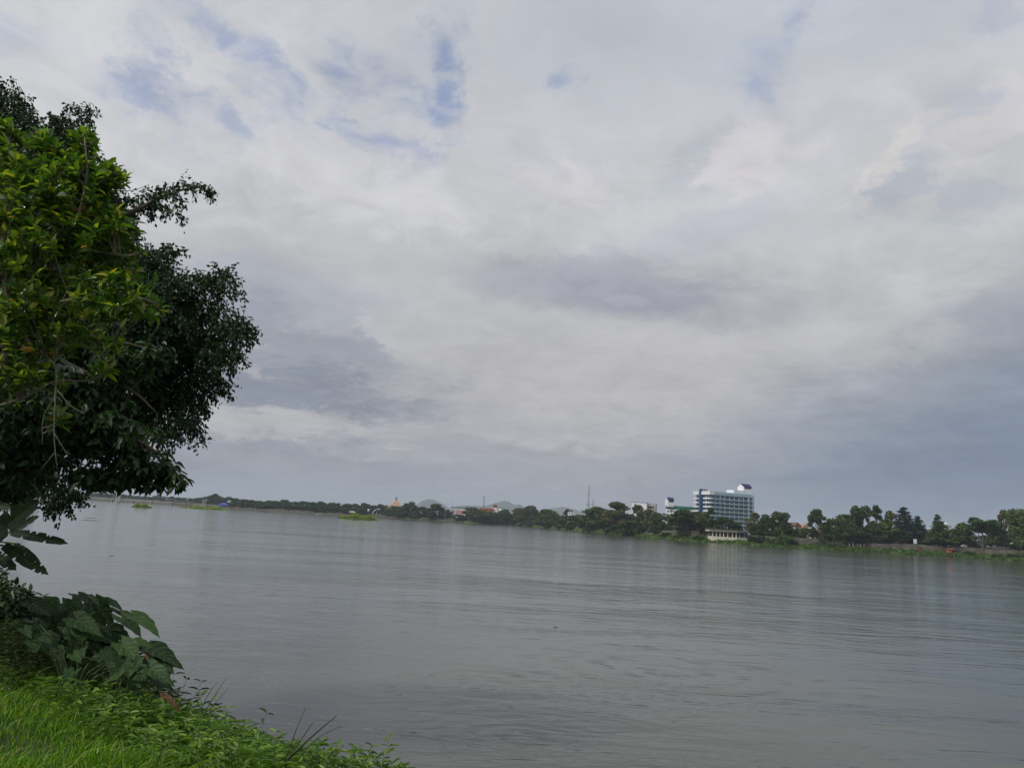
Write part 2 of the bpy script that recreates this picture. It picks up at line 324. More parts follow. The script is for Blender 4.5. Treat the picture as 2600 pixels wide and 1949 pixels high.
# far bank -------------------------------------------------------------------
SH = [(-1600, 10), (-600, 11), (240, 12.5), (450, 12.4), (580, 13.6), (850, 13.8), (960, 13), (1085, 14.2), (1200, 14.2), (1300, 13.2), (1380, 14.8), (1480, 18.5), (1560, 21), (1640, 23.5), (1720, 26.5), (1800, 28), (1980, 29.3), (2300, 29.2), (2450, 29.5), (2600, 30.5), (3000, 35), (4300, 48)]
SHx = [a for a, b in SH]; SHo = [b for a, b in SH]
def shore(px):
    r = ray(px, hor(px)+float(np.interp(px, SHx, SHo))); t = -CH/r.z
    return r.x*t, r.y*t
def gz(px, s):                          # height of the far bank s metres inland
    hi = np.interp(px, [1100, 1450, 1700, 2600], [3.2, 3.6, 5.0, 5.3]); lo = np.interp(px, [1100, 1700], [1.3, 1.9])
    return float(np.interp(s, [-6, 0, 5, 13, 17, 21, 60, 9000], [-1.5, -.05, .5*lo, lo, .5*(lo+hi), hi, hi+.25, hi+1]))
def at(px, s):                          # a point of the far bank: photo column px, s metres inland
    x, y = shore(px); k = math.hypot(x, y); f = (k+s)/k
    return Vector((x*f, y*f, gz(px, s)))
def ztop(px, py, D): return P(px, py, D).z
pxs = np.concatenate([np.arange(-1600, 100, 60), np.arange(100, 2800, 9), np.arange(2800, 4301, 80)])
ss = [-6, -1, 0, 2, 5, 9, 13, 15, 17, 19, 21, 26, 40, 70, 130, 300, 800, 2500, 8000]
V = []; rr = random.Random(3)
for px in pxs:
    wob = (math.sin(px*.071)+math.sin(px*.173+1)+math.sin(px*.031+2))*1.1
    for s in ss:
        s2 = s+wob*(1 if s < 60 else 0); p = at(float(px), s2); z = gz(px, s)+(rr.uniform(-.22, .22) if 1 < s < 30 else 0)
        V.append((p.x, p.y, z))
n2 = len(ss); fc = [(i*n2+j, (i+1)*n2+j, (i+1)*n2+j+1, i*n2+j+1) for i in range(len(pxs)-1) for j in range(n2-1)]
M['bankm'] = mat('riverbank_earth', (.085, .085, .05), .95, .45, .35, c2=(.035, .034, .024), bump=.3)
M['bankg'] = mat('bank_grass', (.08, .14, .02), .95, .4, .3, c2=(.03, .06, .012), bump=.3)
M['land'] = mat('far_land_grass', (.05, .07, .025), .95, .4, .05, c2=(.06, .055, .03))
fa = np.array(fc)[:, ::-1]; mi = [(2 if (j < 6 and pxs[i] > 1150) else 0) if j < 11 else 1 for i in range(len(pxs)-1) for j in range(n2-1)]
link('far_ground', npmesh('far_ground', V, [fa], mi=mi), [M['bankm'], M['land'], M['bankg']], kind='structure')

# hills ------------------------------------------------------------------------
M['hill'] = mat('forested_hill', (.045, .065, .04), .95, .3, .01)
def hill(prof, D, base=1310):
    px = [a for a, b in prof]; xs = np.linspace(px[0], px[-1], 60); V = []; nd_ = 15
    for x in xs:
        top = float(np.interp(x, px, [b for a, b in prof])); h = max(1.0, ztop(x, top, D)-3)*(1+.02*math.sin(x*.9))
        r = ray(x, hor(x)); k = 1/r.y
        for j in range(nd_):
            u = j/(nd_-1)*2-1; d = D+u*D*.16
            V.append((r.x*k*d, d, 2+h*(math.cos(u*math.pi/2)**1.3)))
    fc = [(i*nd_+j, (i+1)*nd_+j, (i+1)*nd_+j+1, i*nd_+j+1) for i in range(59) for j in range(nd_-1)]
    link('hills', npmesh('hills', V, [np.array(fc)], smooth=True), M['hill'], kind='structure')
hill([(1000, 1310), (1050, 1283), (1072, 1269), (1085, 1266), (1100, 1268), (1125, 1280), (1150, 1296)], 6800)
hill([(1120, 1305), (1160, 1283), (1185, 1282), (1225, 1284), (1245, 1279), (1262, 1274), (1280, 1271), (1293, 1274), (1305, 1281), (1314, 1279), (1322, 1280), (1330, 1289), (1340, 1281), (1347, 1283), (1358, 1294), (1380, 1305)], 6500)
hill([(1370, 1310), (1400, 1289), (1425, 1285), (1440, 1288), (1462, 1293), (1480, 1302), (1500, 1312)], 7200)
hill([(560, 1290), (600, 1268), (612, 1264), (640, 1272), (680, 1285)], 7000)

# ------------------------------------------------------------------ trees of the far bank
def quads(C, size, rs, flat=0.0, elong=1.5):
    """random small leaf-clump faces at C (n,3)"""
    n = len(C); a = rs.normal(size=(n, 3)); a[:, 2] *= (1-flat); a /= np.linalg.norm(a, axis=1)[:, None]
    b = rs.normal(size=(n, 3)); b[:, 2] *= (1-flat); b -= a*(a*b).sum(1)[:, None]; b /= np.linalg.norm(b, axis=1)[:, None]
    s = size*rs.uniform(.6, 1.4, n)[:, None]; a = a*s*elong*.5; b = b*s*.5; c = np.cross(a, b); c /= np.linalg.norm(c, axis=1)[:, None]+1e-9; c = c*s*.18
    V = np.stack([C-a, C+b+c, C+a, C-b+c], 1).reshape(-1, 3); f = np.arange(4*n).reshape(-1, 4); return V, f
def lobes(L_, n, rs, shell=.55):
    w_ = np.array([r[3]*r[4] for r in L_]); w_ = w_/w_.sum(); k = rs.choice(len(L_), n, p=w_); A = np.array(L_)[k]
    d = rs.normal(size=(n, 3)); d /= np.linalg.norm(d, axis=1)[:, None]; rad = shell+(1.08-shell)*rs.random(n)**.7; rad *= np.where(rs.random(n) < .12, rs.uniform(1, 1.35, n), 1)
    return A[:, :3]+d*rad[:, None]*A[:, [3, 3, 4]]
PROTO = {}
def proto(key, kind, seed, col):
    rs = np.random.default_rng(seed); rd = random.Random(seed); Ls = []; tr = MB(); n = 4600; sz = .043; flat = 0
    tr.tube([(0, 0, -.03), (rd.uniform(-.01, .01), 0, .18), (rd.uniform(-.02, .02), rd.uniform(-.02, .02), .5)], [.028, .021, .012], 7)
    def limb(x, y, z, z0=.25): tr.tube([(0, 0, z0), (x*.5, y*.5, (z0+z)*.5+.02), (x, y, z)], [.014, .010, .005], 5)
    if kind == 'broad':
        for i in range(21):
            a = rd.uniform(0, 6.28); z = rd.uniform(.12, .86); R = .36*math.sin(min(1, (1.04-z)/.62)*1.57)*rd.uniform(.55, 1); Ls.append((R*math.cos(a), R*math.sin(a), z, rd.uniform(.11, .19), rd.uniform(.08, .13)))
        for q in Ls[:7]: limb(*q[:3])
    elif kind == 'dense':                      # foliage down to the ground
        for i in range(16):
            a = rd.uniform(0, 6.28); z = rd.uniform(.08, .85); R = .38*math.sin(min(1, (1.03-z)/.7)*1.57)*rd.uniform(.6, 1); Ls.append((R*math.cos(a), R*math.sin(a), z, rd.uniform(.13, .2), rd.uniform(.1, .15)))
        n = 5200
    elif kind == 'umbrella':
        for i in range(15):
            a = rd.uniform(0, 6.28); R = .42*math.sqrt(rd.random()); z = .80-.30*(R/.42)**2+rd.uniform(-.09, .05); Ls.append((R*math.cos(a), R*math.sin(a), z, rd.uniform(.11, .17), rd.uniform(.055, .09)))
        for q in Ls[:9]: limb(*q[:3], z0=.12)
    elif kind == 'airy':
        for i in range(24):
            a = rd.uniform(0, 6.28); z = rd.uniform(.2, .95); R = .37*math.sin(min(1, (1.05-z)/.6)*1.57)*rd.uniform(.3, 1.1); Ls.append((R*math.cos(a), R*math.sin(a), z, rd.uniform(.07, .13), rd.uniform(.045, .08)))
        for q in Ls: limb(*q[:3], z0=max(.15, q[2]-.4))
        n = 2900; tr.tube([(0, 0, .4), (0.01, 0, .9)], [.012, .004], 5)
    elif kind == 'conifer':
        tr.tube([(0, 0, .4), (0, 0, .97)], [.014, .003], 5)
        for t in range(9):
            z = .2+.76*t/8; R = .40*(1-(z-.16)/.9)**.85*rd.uniform(.8, 1.15)
            for k in range(max(3, int(7*(1-z))+3)):
                a = k*6.28/(max(3, int(7*(1-z))+3))+rd.uniform(-.4, .4)+t
                for q in (.45, .85): Ls.append((R*q*math.cos(a), R*q*math.sin(a), z+.03*q+rd.uniform(-.03, .03), .065+.05*(1-z), .036+.024*(1-z)))
        n = 3600; sz = .038; flat = .3
    elif kind == 'bush':
        for i in range(12):
            a = rd.uniform(0, 6.28); R = .38*math.sqrt(rd.random()); Ls.append((R*math.cos(a), R*math.sin(a), rd.uniform(.15, .72)*(1-R), rd.uniform(.12, .2), rd.uniform(.14, .25)))
        n = 1700; sz = .07
    if kind == 'palm':
        tr = MB(); tr.tube([(0, 0, -.03), (.02, 0, .4), (.0, 0, .8)], [.024, .018, .015], 7); V = []; fs = []
        for k in range(15):
            a = k*2.4; e = rd.uniform(-.1, 1.2); pts = []
            for t in np.linspace(0, 1, 7):
                r = .46*t*math.cos(e*.7); z = .8+.36*t*math.sin(e)-.33*t*t; pts.append(Vector((r*math.cos(a), r*math.sin(a), z)))
            sd_ = Vector((-math.sin(a), math.cos(a), 0))
            for i in range(6):
                for j in range(3):
                    for sg in (-1, 1):
                        t = (i+j/3)/6; p = pts[i].lerp(pts[i+1], j/3); q = p+(pts[i+1]-pts[i]).normalized()*.016; wd = .10*math.sin(.3+2.6*t)
                        b = len(V); V += [p, q, q+sd_*sg*wd*.9+Vector((0, 0, -wd*.75))]; fs.append((b, b+1, b+2))
        me = npmesh('crown', np.array([list(v) for v in V]), [np.array(fs)])
    else:
        C = lobes(Ls, n, rs, .5); C = C[C[:, 2] > .0]; Vq, fq = quads(C, sz, rs, flat)
        s = Vq[:, 2].max(); Vq[:, 2] /= s; wx = max(np.percentile(np.abs(Vq[:, 0]), 99.5), np.percentile(np.abs(Vq[:, 1]), 99.5)); Vq[:, :2] *= .5/wx
        me = npmesh('crown', Vq, [fq])
    me.materials.append(TM[col]); tm = bpy.data.meshes.new('trunk'); tm.from_pydata(tr.v, [], tr.f); tm.materials.append(M['bark']); tm.update()
    PROTO[key] = (tm, me)
for c in TM:
    if c in ('bank', 'reed'): continue
    for kd in ('broad', 'dense', 'airy'):
        for i in range(2): proto((kd, c, i), kd, hash_ := (len(PROTO)*13+5), c)
for i in range(3): proto(('conifer', 'blue', i), 'conifer', 200+i, 'blue')
for c in ('dark', 'mid'):
    for i in range(2): proto(('umbrella', c, i), 'umbrella', 300+i+(c == 'mid')*5, c)
proto(('conifer', 'mid', 0), 'conifer', 210, 'mid'); proto(('palm', 'dark', 0), 'palm', 400, 'mid'); proto(('palm', 'dark', 1), 'palm', 401, 'olive')
for i, c in enumerate(('bank', 'dark', 'mid')): proto(('bush', c, 0), 'bush', 500+i, c)
def plant_at(pos, h, wd, kind, col, label, cat='tree', group=None, name=None, i=None):
    ks = [k for k in PROTO if k[0] == kind and k[1] == col]; tm, me = PROTO[ks[(i if i is not None else random.randrange(99)) % len(ks)]]
    e = empty(name or {'palm': 'palm_tree', 'bush': 'bush', 'conifer': 'conifer_tree', 'umbrella': 'spreading_tree'}.get(kind, 'broadleaf_tree'), pos, random.uniform(0, 6.28), (wd, wd, h), label=label, cat=cat, group=group)
    if kind != 'bush': link('trunk', tm, M['bark'], e)
    link('crown', me, M['bark'], e); return e
def tree(px, top, wpx, s, kind, col, label, cat='tree', group=None, gap=0, **k):
    p = at(px, s); h = ztop(px, top, p.y)-p.z; p.z -= gap
    sc_ = wpx/F*p.y*(1.22 if kind != 'palm' else 1.05)
    return plant_at(p, max(h, .8), sc_, kind, col, label, cat, group, **k)
# right to left: column in the photo, crown top, crown width (px), metres inland, shape, tone
T = [
 (2596, 1287, 62, 30, 'broad', 'light', 'bright green leafy tree at the right edge behind the vehicles'),
 (2553, 1291, 44, 60, 'airy', 'olive', 'tall thin see-through olive tree left of the bright green edge tree'),
 (2528, 1318, 40, 75, 'broad', 'mid', 'low green tree behind the white parked vehicles'),
 (2497, 1312, 84, 18, 'umbrella', 'dark', 'wide dark spreading tree with several bare trunks on the brown bank'),
 (2441, 1323, 50, 34, 'broad', 'mid', 'medium green tree between the layered conifer and the wide dark spreading tree'),
 (2384, 1304, 32, 30, 'conifer', 'blue', 'dark narrow conifer top rising over the layered green tree'),
 (2390, 1322, 62, 20, 'conifer', 'mid', 'layered green tree above the red riverside shed'),
 (2333, 1308, 42, 40, 'conifer', 'blue', 'smaller dark conifer right of the tallest dark conifer'),
 (2298, 1286, 58, 32, 'conifer', 'blue', 'tallest dark blue-green conifer with pale trunk on the right bank'),
 (2266, 1294, 42, 55, 'airy', 'olive', 'airy grey-olive tree left of the tallest dark conifer'),
 (2250, 1325, 66, 25, 'broad', 'mid', 'green round tree in front of the airy grey-olive tree'),
 (2229, 1280, 44, 45, 'airy', 'dark', 'tall tree with open upward-fanned branches on the right bank'),
 (2187, 1280, 58, 30, 'dense', 'dark', 'tall dark crowned tree right of the light green bushy tree'),
 (2150, 1302, 52, 40, 'broad', 'mid', 'mid green tree tucked behind the light green bushy tree'),
 (2122, 1313, 48, 26, 'broad', 'light', 'light green bushy tree right of the leaning open tree'),
 (2080, 1290, 62, 10, 'airy', 'dark', 'open irregular tree with a thick dark trunk at the water beside the ochre house'),
 (2104, 1335, 34, 24, 'bush', 'dark', 'dark bush under the open irregular tree'),
 (2170, 1338, 60, 16, 'dense', 'dark', 'dark bushy tree low over the fence posts'),
 (2215, 1334, 50, 22, 'dense', 'dark', 'dark low tree under the tall fanned tree'),
 (2036, 1338, 34, 30, 'bush', 'mid', 'green shrub below the ochre house'),
 (1982, 1297, 56, 30, 'dense', 'dark', 'rounded dark tree left of the ochre house'),
 (1949, 1303, 48, 35, 'broad', 'dark', 'dark brownish tree second right of the hotel'),
 (1917, 1299, 40, 50, 'airy', 'olive', 'olive feathery tree against the right edge of the hotel'),
 (1897, 1311, 46, 24, 'palm', 'dark', 'palm tree in front of the right end of the hotel'),
 (1868, 1324, 36, 26, 'broad', 'dark', 'dark tree above the riverside pavilion, right one'),
 (1838, 1309, 54, 26, 'broad', 'dark', 'dark tree above the riverside pavilion, left one'),
 (1804, 1288, 34, 20, 'airy', 'dark', 'slender dark tree in front of the blue fin of the hotel'),
 (1783, 1303, 48, 24, 'broad', 'olive', 'olive tree left of the slender dark tree by the hotel'),
 (1748, 1291, 88, 14, 'umbrella', 'dark', 'broad dark tree with many bare trunks left of the riverside pavilion'),
 (1752, 1296, 74, 24, 'broad', 'olive', 'olive crowned tree behind the many trunked dark tree'),
 (1712, 1303, 36, 34, 'broad', 'dark', 'dark tree below the green striped building'),
 (1690, 1296, 34, 24, 'palm', 'dark', 'palm tree left of the green striped building'),
 (1668, 1306, 40, 16, 'dense', 'dark', 'dark tree between the white block and the palm'),
 (1651, 1292, 42, 30, 'broad', 'olive', 'olive tree below the right end of the white block'),
 (1618, 1279, 40, 30, 'airy', 'olive', 'pointed olive tree in front of the white block'),
 (1606, 1322, 86, 7, 'dense', 'dark', 'low dark tree mass hanging over the water below the white block'),
 (1570, 1271, 62, 22, 'broad', 'olive', 'tallest olive-tinted tree left of the white block'),
 (1552, 1302, 56, 12, 'dense', 'dark', 'dark dense tree at the water below the tallest olive tree'),
 (1508, 1283, 74, 16, 'broad', 'mid', 'big rounded tree just below the tall lattice mast'),
 (1486, 1305, 50, 10, 'dense', 'dark', 'dark low tree left of the big rounded tree by the mast'),
 (1437, 1291, 24, 30, 'airy', 'dark', 'thin dark tree left of the small white house'),
 (1450, 1306, 52, 10, 'dense', 'dark', 'dark low tree below the small white house'),
 (1396, 1291, 70, 12, 'dense', 'light', 'light green wide tree right of the darkest round tree'),
 (1346, 1281, 44, 16, 'dense', 'dark', 'darkest round tall tree between the hills and the light green tree'),
 (1313, 1287, 36, 22, 'broad', 'olive', 'autumn-toned olive tree left of the darkest round tree'),
 (1277, 1290, 40, 18, 'broad', 'dark', 'dark tree on the bank right of the orange building'),
 (1326, 1306, 46, 9, 'dense', 'mid', 'low green tree on the bank below the olive one'),
 (1228, 1293, 62, 5, 'dense', 'mid', 'round green tree reaching down to the water below the orange building'),
 (1246, 1297, 44, 9, 'dense', 'dark', 'dark low tree in front of the orange building'),
 (1268, 1300, 36, 10, 'dense', 'dark', 'dark low tree in front of the pale building with the red cube'),
 (1165, 1305, 30, 20, 'dense', 'dark', 'low dark tree under the pink fronted shop'),
 (1207, 1286, 30, 24, 'broad', 'dark', 'dark tree left of the orange building'),
 (1188, 1285, 28, 20, 'broad', 'olive', 'brownish tree right of the pink fronted shop'),
 (1136, 1292, 26, 30, 'broad', 'dark', 'small dark tree left of the pink fronted shop'),
 (1106, 1276, 42, 18, 'broad', 'dark', 'tall dark tree right of the hill gap left of the pink shop'),
 (1090, 1286, 34, 10, 'umbrella', 'dark', 'dark tree with a bare trunk on the promenade edge'),
 (1072, 1284, 28, 26, 'broad', 'dark', 'dark tree under the pointed hill'),
 (1040, 1271, 38, 20, 'broad', 'dark', 'tall dark tree right of the orange temple roof'),
 (1054, 1283, 34, 14, 'dense', 'dark', 'round dark tree left of the pointed hill'),
 (1024, 1279, 28, 22, 'broad', 'dark', 'dark tree touching the right side of the temple roof'),
 (1004, 1284, 26, 16, 'dense', 'dark', 'dark tree in front of the orange temple hall'),
 (1018, 1290, 24, 10, 'broad', 'dark', 'low tree on the promenade below the temple hall'),
 (984, 1288, 22, 16, 'broad', 'mid', 'small tree right of the white arches'),
]
for i, (px, top, wd, s, kd, c, lab) in enumerate(T): tree(px, top, wd, s, kd, c, lab, cat='bush' if kd == 'bush' else ('palm' if kd == 'palm' else 'tree'), i=i)
# the fading tree line farther up the river
TP = [(120, 1254), (200, 1254), (225, 1251), (243, 1252), (262, 1247), (275, 1252), (292, 1249), (320, 1254), (350, 1258), (385, 1259), (400, 1252), (412, 1258), (440, 1260), (480, 1262), (520, 1259), (540, 1252), (552, 1254), (565, 1262), (590, 1259), (605, 1265), (640, 1266), (655, 1270), (690, 1268), (730, 1266), (740, 1272), (770, 1270), (815, 1270), (830, 1276), (870, 1273), (900, 1277), (925, 1272), (940, 1280), (962, 1277), (985, 1280)]
ORD = 'first second third fourth fifth sixth seventh eighth ninth tenth eleventh twelfth thirteenth fourteenth fifteenth sixteenth seventeenth eighteenth nineteenth twentieth'.split()
def nth(i): return ORD[i] if i < 20 else ('twenty-'+ORD[i-20] if i < 29 else ('thirtieth' if i == 29 else 'thirty-'+ORD[i-30]))
tree(541, 1252, 30, 160, 'airy', 'dark', 'tallest see-through tree left of the blue roofed pavilion')
px = 195.0; i = 0; CN = {}
while px < 985:
    near = px > 590; top = float(np.interp(px, [a for a, b in TP], [b for a, b in TP]))+random.uniform(-.8, 2.6); wd = random.uniform(22, 32) if near else random.uniform(16, 26)
    seg = ('hazy round tree in the pale line behind the bridge deck', 'trees behind the bridge') if px < 440 else (('hazy dark tree beside or behind the blue roofed pavilion', 'trees around the blue roofed pavilion') if px < 600 else (('dark round tree in the row between the pavilion and the white arches', 'tree row left of the white arches')))
    CN[seg[1]] = CN.get(seg[1], -1)+1; q_ = {'trees behind the bridge': '%s crown from the left in the hazy line behind the bridge', 'trees around the blue roofed pavilion': '%s crown from the left in the hazy back row around the blue roofed pavilion', 'tree row left of the white arches': '%s crown right of the blue roofed pavilion in the taller back row'}[seg[1]] % nth(CN[seg[1]])
    tree(px, top, wd, random.uniform(30, 60) if near else random.uniform(180, 320), random.choice(['broad', 'dense', 'dense', 'umbrella']) if near else random.choice(['broad', 'dense']), 'dark', q_, group=seg[1], i=i)
    px += wd*.55; i += 1
px = 445.0; CN = {}
while px < 985:                        # the lower front row, filling under the crowns
    top = hor(px)+float(np.interp(px, [445, 600, 990], [1.0, -6, -9]))+random.uniform(-2, 2); wd = random.uniform(20, 30)
    seg = ('hazy dark tree beside or behind the blue roofed pavilion', 'trees around the blue roofed pavilion') if px < 600 else ('dark round tree in the row between the pavilion and the white arches', 'tree row left of the white arches')
    CN[seg[1]] = CN.get(seg[1], -1)+1; q_ = ('%s low tree from the left in the front row near the blue roofed pavilion' if px < 600 else '%s low tree right of the blue roofed pavilion in the front row at the water') % nth(CN[seg[1]])
    if not (548 < px < 585) and not (938 < px < 975): tree(px, top, wd, random.uniform(18, 28), 'dense', random.choice(['dark', 'mid']), q_, group=seg[1], i=i)
    px += wd*.7; i += 1
# backing trees behind the right-hand rows
CC = [0]
def nth2(px):
    CC[0] += 1; i = CC[0]; t = i//10
    return ORD[i-1] if i <= 20 else (['', '', 'twenty', 'thirty', 'forty', 'fifty', 'sixty'][t]+'-'+ORD[i % 10-1] if i % 10 else ['', '', 'twentieth', 'thirtieth', 'fortieth', 'fiftieth', 'sixtieth'][t])
for px in list(range(1190, 1560, 24))+list(range(1560, 1780, 30))+list(range(1925, 2010, 28))+list(range(2100, 2640, 26)):
    D = random.uniform(70, 110); top = hor(px)-float(np.interp(px, [1190, 1400, 1600, 2000, 2600], [14, 18, 30, 30, 30]))+random.uniform(-5, 4)
    tree(px, top, random.uniform(34, 44), D, 'dense', 'dark', nth2(px)+' dark tree from the left in the half hidden second row', group='second row of bank trees', i=px)

CC = [0]
for px in list(range(1010, 1560, 22))+list(range(1560, 1800, 26))+list(range(1915, 2005, 26))+list(range(2100, 2640, 24)):
    s = random.uniform(24, 46); p = at(px, s); gy = hor(px)-(p.z-CH)/p.y*F
    tree(px+random.uniform(-6, 6), gy-float(np.interp(px, [1010, 1500, 2600], [6, 11, 17]))*random.uniform(.7, 1.3), random.uniform(24, 40), s, 'bush', random.choice(['dark', 'dark', 'mid']), nth2(px)+' shrub from the left under the bank trees right of the arches', cat='bush', group='shrubs under the bank trees', i=px)

# low green plants along the far waterline: nobody could count them
rs = np.random.default_rng(11); C = []
for px in np.arange(1000, 2760, 1.0):
    k = int(np.interp(px, [1000, 1400, 1700, 2600], [3, 8, 18, 24])); dens = .5+.5*math.sin(px*.03)+.4*math.sin(px*.11)
    for _ in range(int(k*max(.35, dens))):
        s = rs.uniform(-1.5, np.interp(px, [1000, 1700, 2600], [6, 11, 14])); p = at(px+rs.uniform(-.5, .5), s); C.append((p.x, p.y, max(0, gz(px, s))+rs.uniform(.05, .9)*(1+.8*math.sin(px*.21+s*.4))*.55))
Vq, fq = quads(np.array(C), .75, rs, 0); link('bank_plants', npmesh('bank_plants', Vq, [fq]), TM['bank'], kind='stuff', label='low bright green plants growing along the far waterline', cat='plants')
B = [(1240, 1306, 30), (1345, 1326, 34), (1420, 1328, 30), (1500, 1336, 34), (1690, 1350, 32), (1730, 1352, 30), (1775, 1356, 34), (1925, 1357, 40), (1955, 1362, 34), (1990, 1352, 36), (2010, 1366, 26), (2130, 1383, 26), (2190, 1388, 18), (2240, 1392, 16), (2460, 1396, 26), (2535, 1404, 24), (2565, 1403, 20), (2590, 1398, 22)]
for i, (px, top, wd) in enumerate(B):
    tree(px, top, wd, 6+i % 3, 'bush', ('bank', 'dark', 'bank')[i % 3], nth(i)+' riverside bush from the left on the far bank slope right of the arches', cat='bush', group='bushes on the far bank slope')

# ------------------------------------------------------------------ buildings of the far bank
def cm(n, c, **k):
    M[n] = mat(n, c, **k); return M[n]
cm('white_wall', (.72, .74, .76), var=.06, scale=.15); cm('cream_wall', (.62, .58, .48), var=.1, scale=.3); cm('teal_wall', (.38, .52, .61), var=.06, scale=.1)
cm('blue_paint', (.04, .09, .24), var=.1, scale=.3); cm('navy_roof', (.02, .025, .10), rough=.6, spec=.2, scale=.5); cm('green_paint', (.01, .13, .09), scale=.2); cm('grey_roof', (.22, .21, .22), scale=.4)
cm('dark_glass', (.008, .018, .045), rough=.15, spec=.5, scale=1); cm('teal_glass', (.022, .08, .13), rough=.2, spec=.5, scale=.6); cm('pale_teal', (.44, .6, .66), scale=1); cm('orange_roof', (.42, .27, .16), scale=.5)
cm('orange_wall', (.55, .16, .05), scale=.2); cm('brown_red', (.22, .05, .04), scale=.3); cm('pink_sign', (.6, .3, .32), scale=.8); cm('ochre', (.45, .30, .16), scale=.4); cm('brick', (.25, .13, .09), scale=.8)
cm('steel', (.33, .33, .34), metal=.2, rough=.6); cm('red_paint', (.5, .10, .04), scale=1); cm('concrete', (.36, .35, .33), scale=.6, var=.25); cm('blue_roof', (.05, .12, .42), scale=.5); cm('temple_roof', (.50, .33, .22), scale=.6)
cm('spire', (.06, .07, .09)); cm('rubber', (.02, .02, .02)); cm('car_paint', (.7, .72, .74), rough=.3, var=.03); cm('opening_dark_paint', (.012, .012, .014)); cm('rusty', (.15, .08, .05), scale=1.2)

def meet(o, d, px):                      # metres along o+d*t to photo column px (level with the horizon)
    r = ray(px, hor(px)); return (o.y*r.x-o.x*r.y)/(d.x*r.y-d.y*r.x)
# --- the hotel
HD = 560; h0 = P(1804, hor(1804), HD); gzh = gz(1804, 140); o = Vector((h0.x, HD, 0)); A = R_(22)
dx = Vector((math.cos(A), math.sin(A), 0)); dy = Vector((-math.sin(A), math.cos(A), 0))
FL = meet(o, dx, 1911.5); LL = meet(o, dy, 1764.5); HT = ztop(1804, 1246.5, HD)-gzh; nf_ = 9; PH = 2.3; fh = (HT-PH)/nf_
ho = empty('hotel', (o.x, o.y, gzh), A, label='nine storey white hotel with a teal shade-tinted front and a blue vertical fin', cat='hotel')
wl = MB(); wl.box(.9, FL-.3, .9, LL, -1, HT-.4); wl.box(FL-.3, FL+7, 7, LL+2, -1, HT-1.2)
nb = 8; bw_ = (FL-4.2)/nb; xs_ = [i*bw_ for i in range(nb+1)]
for x in xs_[1:]: wl.box(x-.17, x+.17, .08, .9, 0, HT-PH-.01)
wl.box(xs_[-1]+.17, xs_[-1]+1.1, .03, .9, 0, HT-PH-.01); wl.box(FL-.45, FL-.001, .03, .9, 0, HT-PH-.01)
wl.build('wall', M['teal_wall'], ho)  # teal of the long front carries its bluish shade; sunlit short face stays white
MB().box(-.05, FL+.05, -.1, LL+.1, HT-PH, HT).build('parapet', M['teal_wall'], ho)
yN = LL*.42                              # near section of the short face, then the fin, then the far section
for k in range(1, nf_):
    z = k*fh
    b = MB(); b.box(1.6, FL+.04, -.25, .9, z-.2, z+.42); b.build('balcony', M['pale_teal'], ho)
    b = MB(); poly = [(1.6, -.26), (.2, -.28), (-.9, .1), (-1.35, .9), (-1.4, yN-.4), (-.2, yN), (.88, yN), (.88, .02)]
    b.prism(poly[::-1], z-.28, z+.7); b.build('balcony', M['white_wall'], ho)
    b = MB(); b.box(-1.7, .88, yN+4.6, LL+.15, z-.28, z+.62); b.build('balcony', M['white_wall'], ho)
wn = MB(); ww = bw_-.5
def winmesh(w_, h_):
    b = MB(); b.box(0, w_, 0, .12, 0, h_, 0); fr = .09
    for x in (0, w_*.33-.04, w_*.66-.04, w_-fr): b.box(x, x+fr, -.06, -.001, 0, h_, 1)
    b.box(fr, w_-fr, -.05, -.001, h_-.1, h_, 1); b.box(fr, w_-fr, -.05, -.001, h_*.62, h_*.62+.07, 1); return b
wm = {}
for nm, g in (('a', 'dark_glass'), ('b', 'teal_glass')):
    ob = winmesh(ww, fh-.75).build('window', [M[g], M['pale_teal']], ho, loc=(0, 0, -50)); wm[nm] = ob
rd = random.Random(5); cnt = 0
for k in range(1, nf_):
    for j in range(nb+1):
        if k < 2 and j < 4: continue
        dark = 'a' if (k in (5, 6) and rd.random() < .75) or rd.random() < .3 else 'b'
        w_ = wm[dark].copy(); COL.objects.link(w_); w_.parent = ho; w_.location = (xs_[j]+.25 if j < nb else xs_[-1]+1.15, .74, k*fh+.44)
        if j == nb: w_.scale.x = (FL-.5-xs_[-1]-1.15)/ww
for k_ in wm.values(): bpy.data.objects.remove(k_)
lw = MB(); lw.box(0, .1, 0, 1.5, 0, fh-1.2)
for k in range(3, nf_):                  # windows of the short face
    for y in (1.4, 4.0, yN+6.2, yN+8.6):
        if y+1.5 > LL: continue
        b = MB(); b.box(.72, .89, y, y+1.6, k*fh+.72, (k+1)*fh-.5); b.build('window', M['dark_glass'], ho)
MB().box(-1.9, .8, yN+2.1, yN+3.6, -1, HT+1.9).build('fin', M['blue_paint'], ho)
MB().box(-.4, .88, yN+.3, yN+1.9, -1, HT-PH-.02).build('stair_glazing', M['teal_glass'], ho)
b = MB(); b.box(-1.1, 3.2, -.35, yN+1.9, HT-PH-.1, HT+.12); b.build('corner_parapet', M['white_wall'], ho)
b = MB(); b.box(-1.9, .8, yN+4.3, LL+.3, HT-PH-.1, HT+.1); b.build('corner_parapet', M['white_wall'], ho)
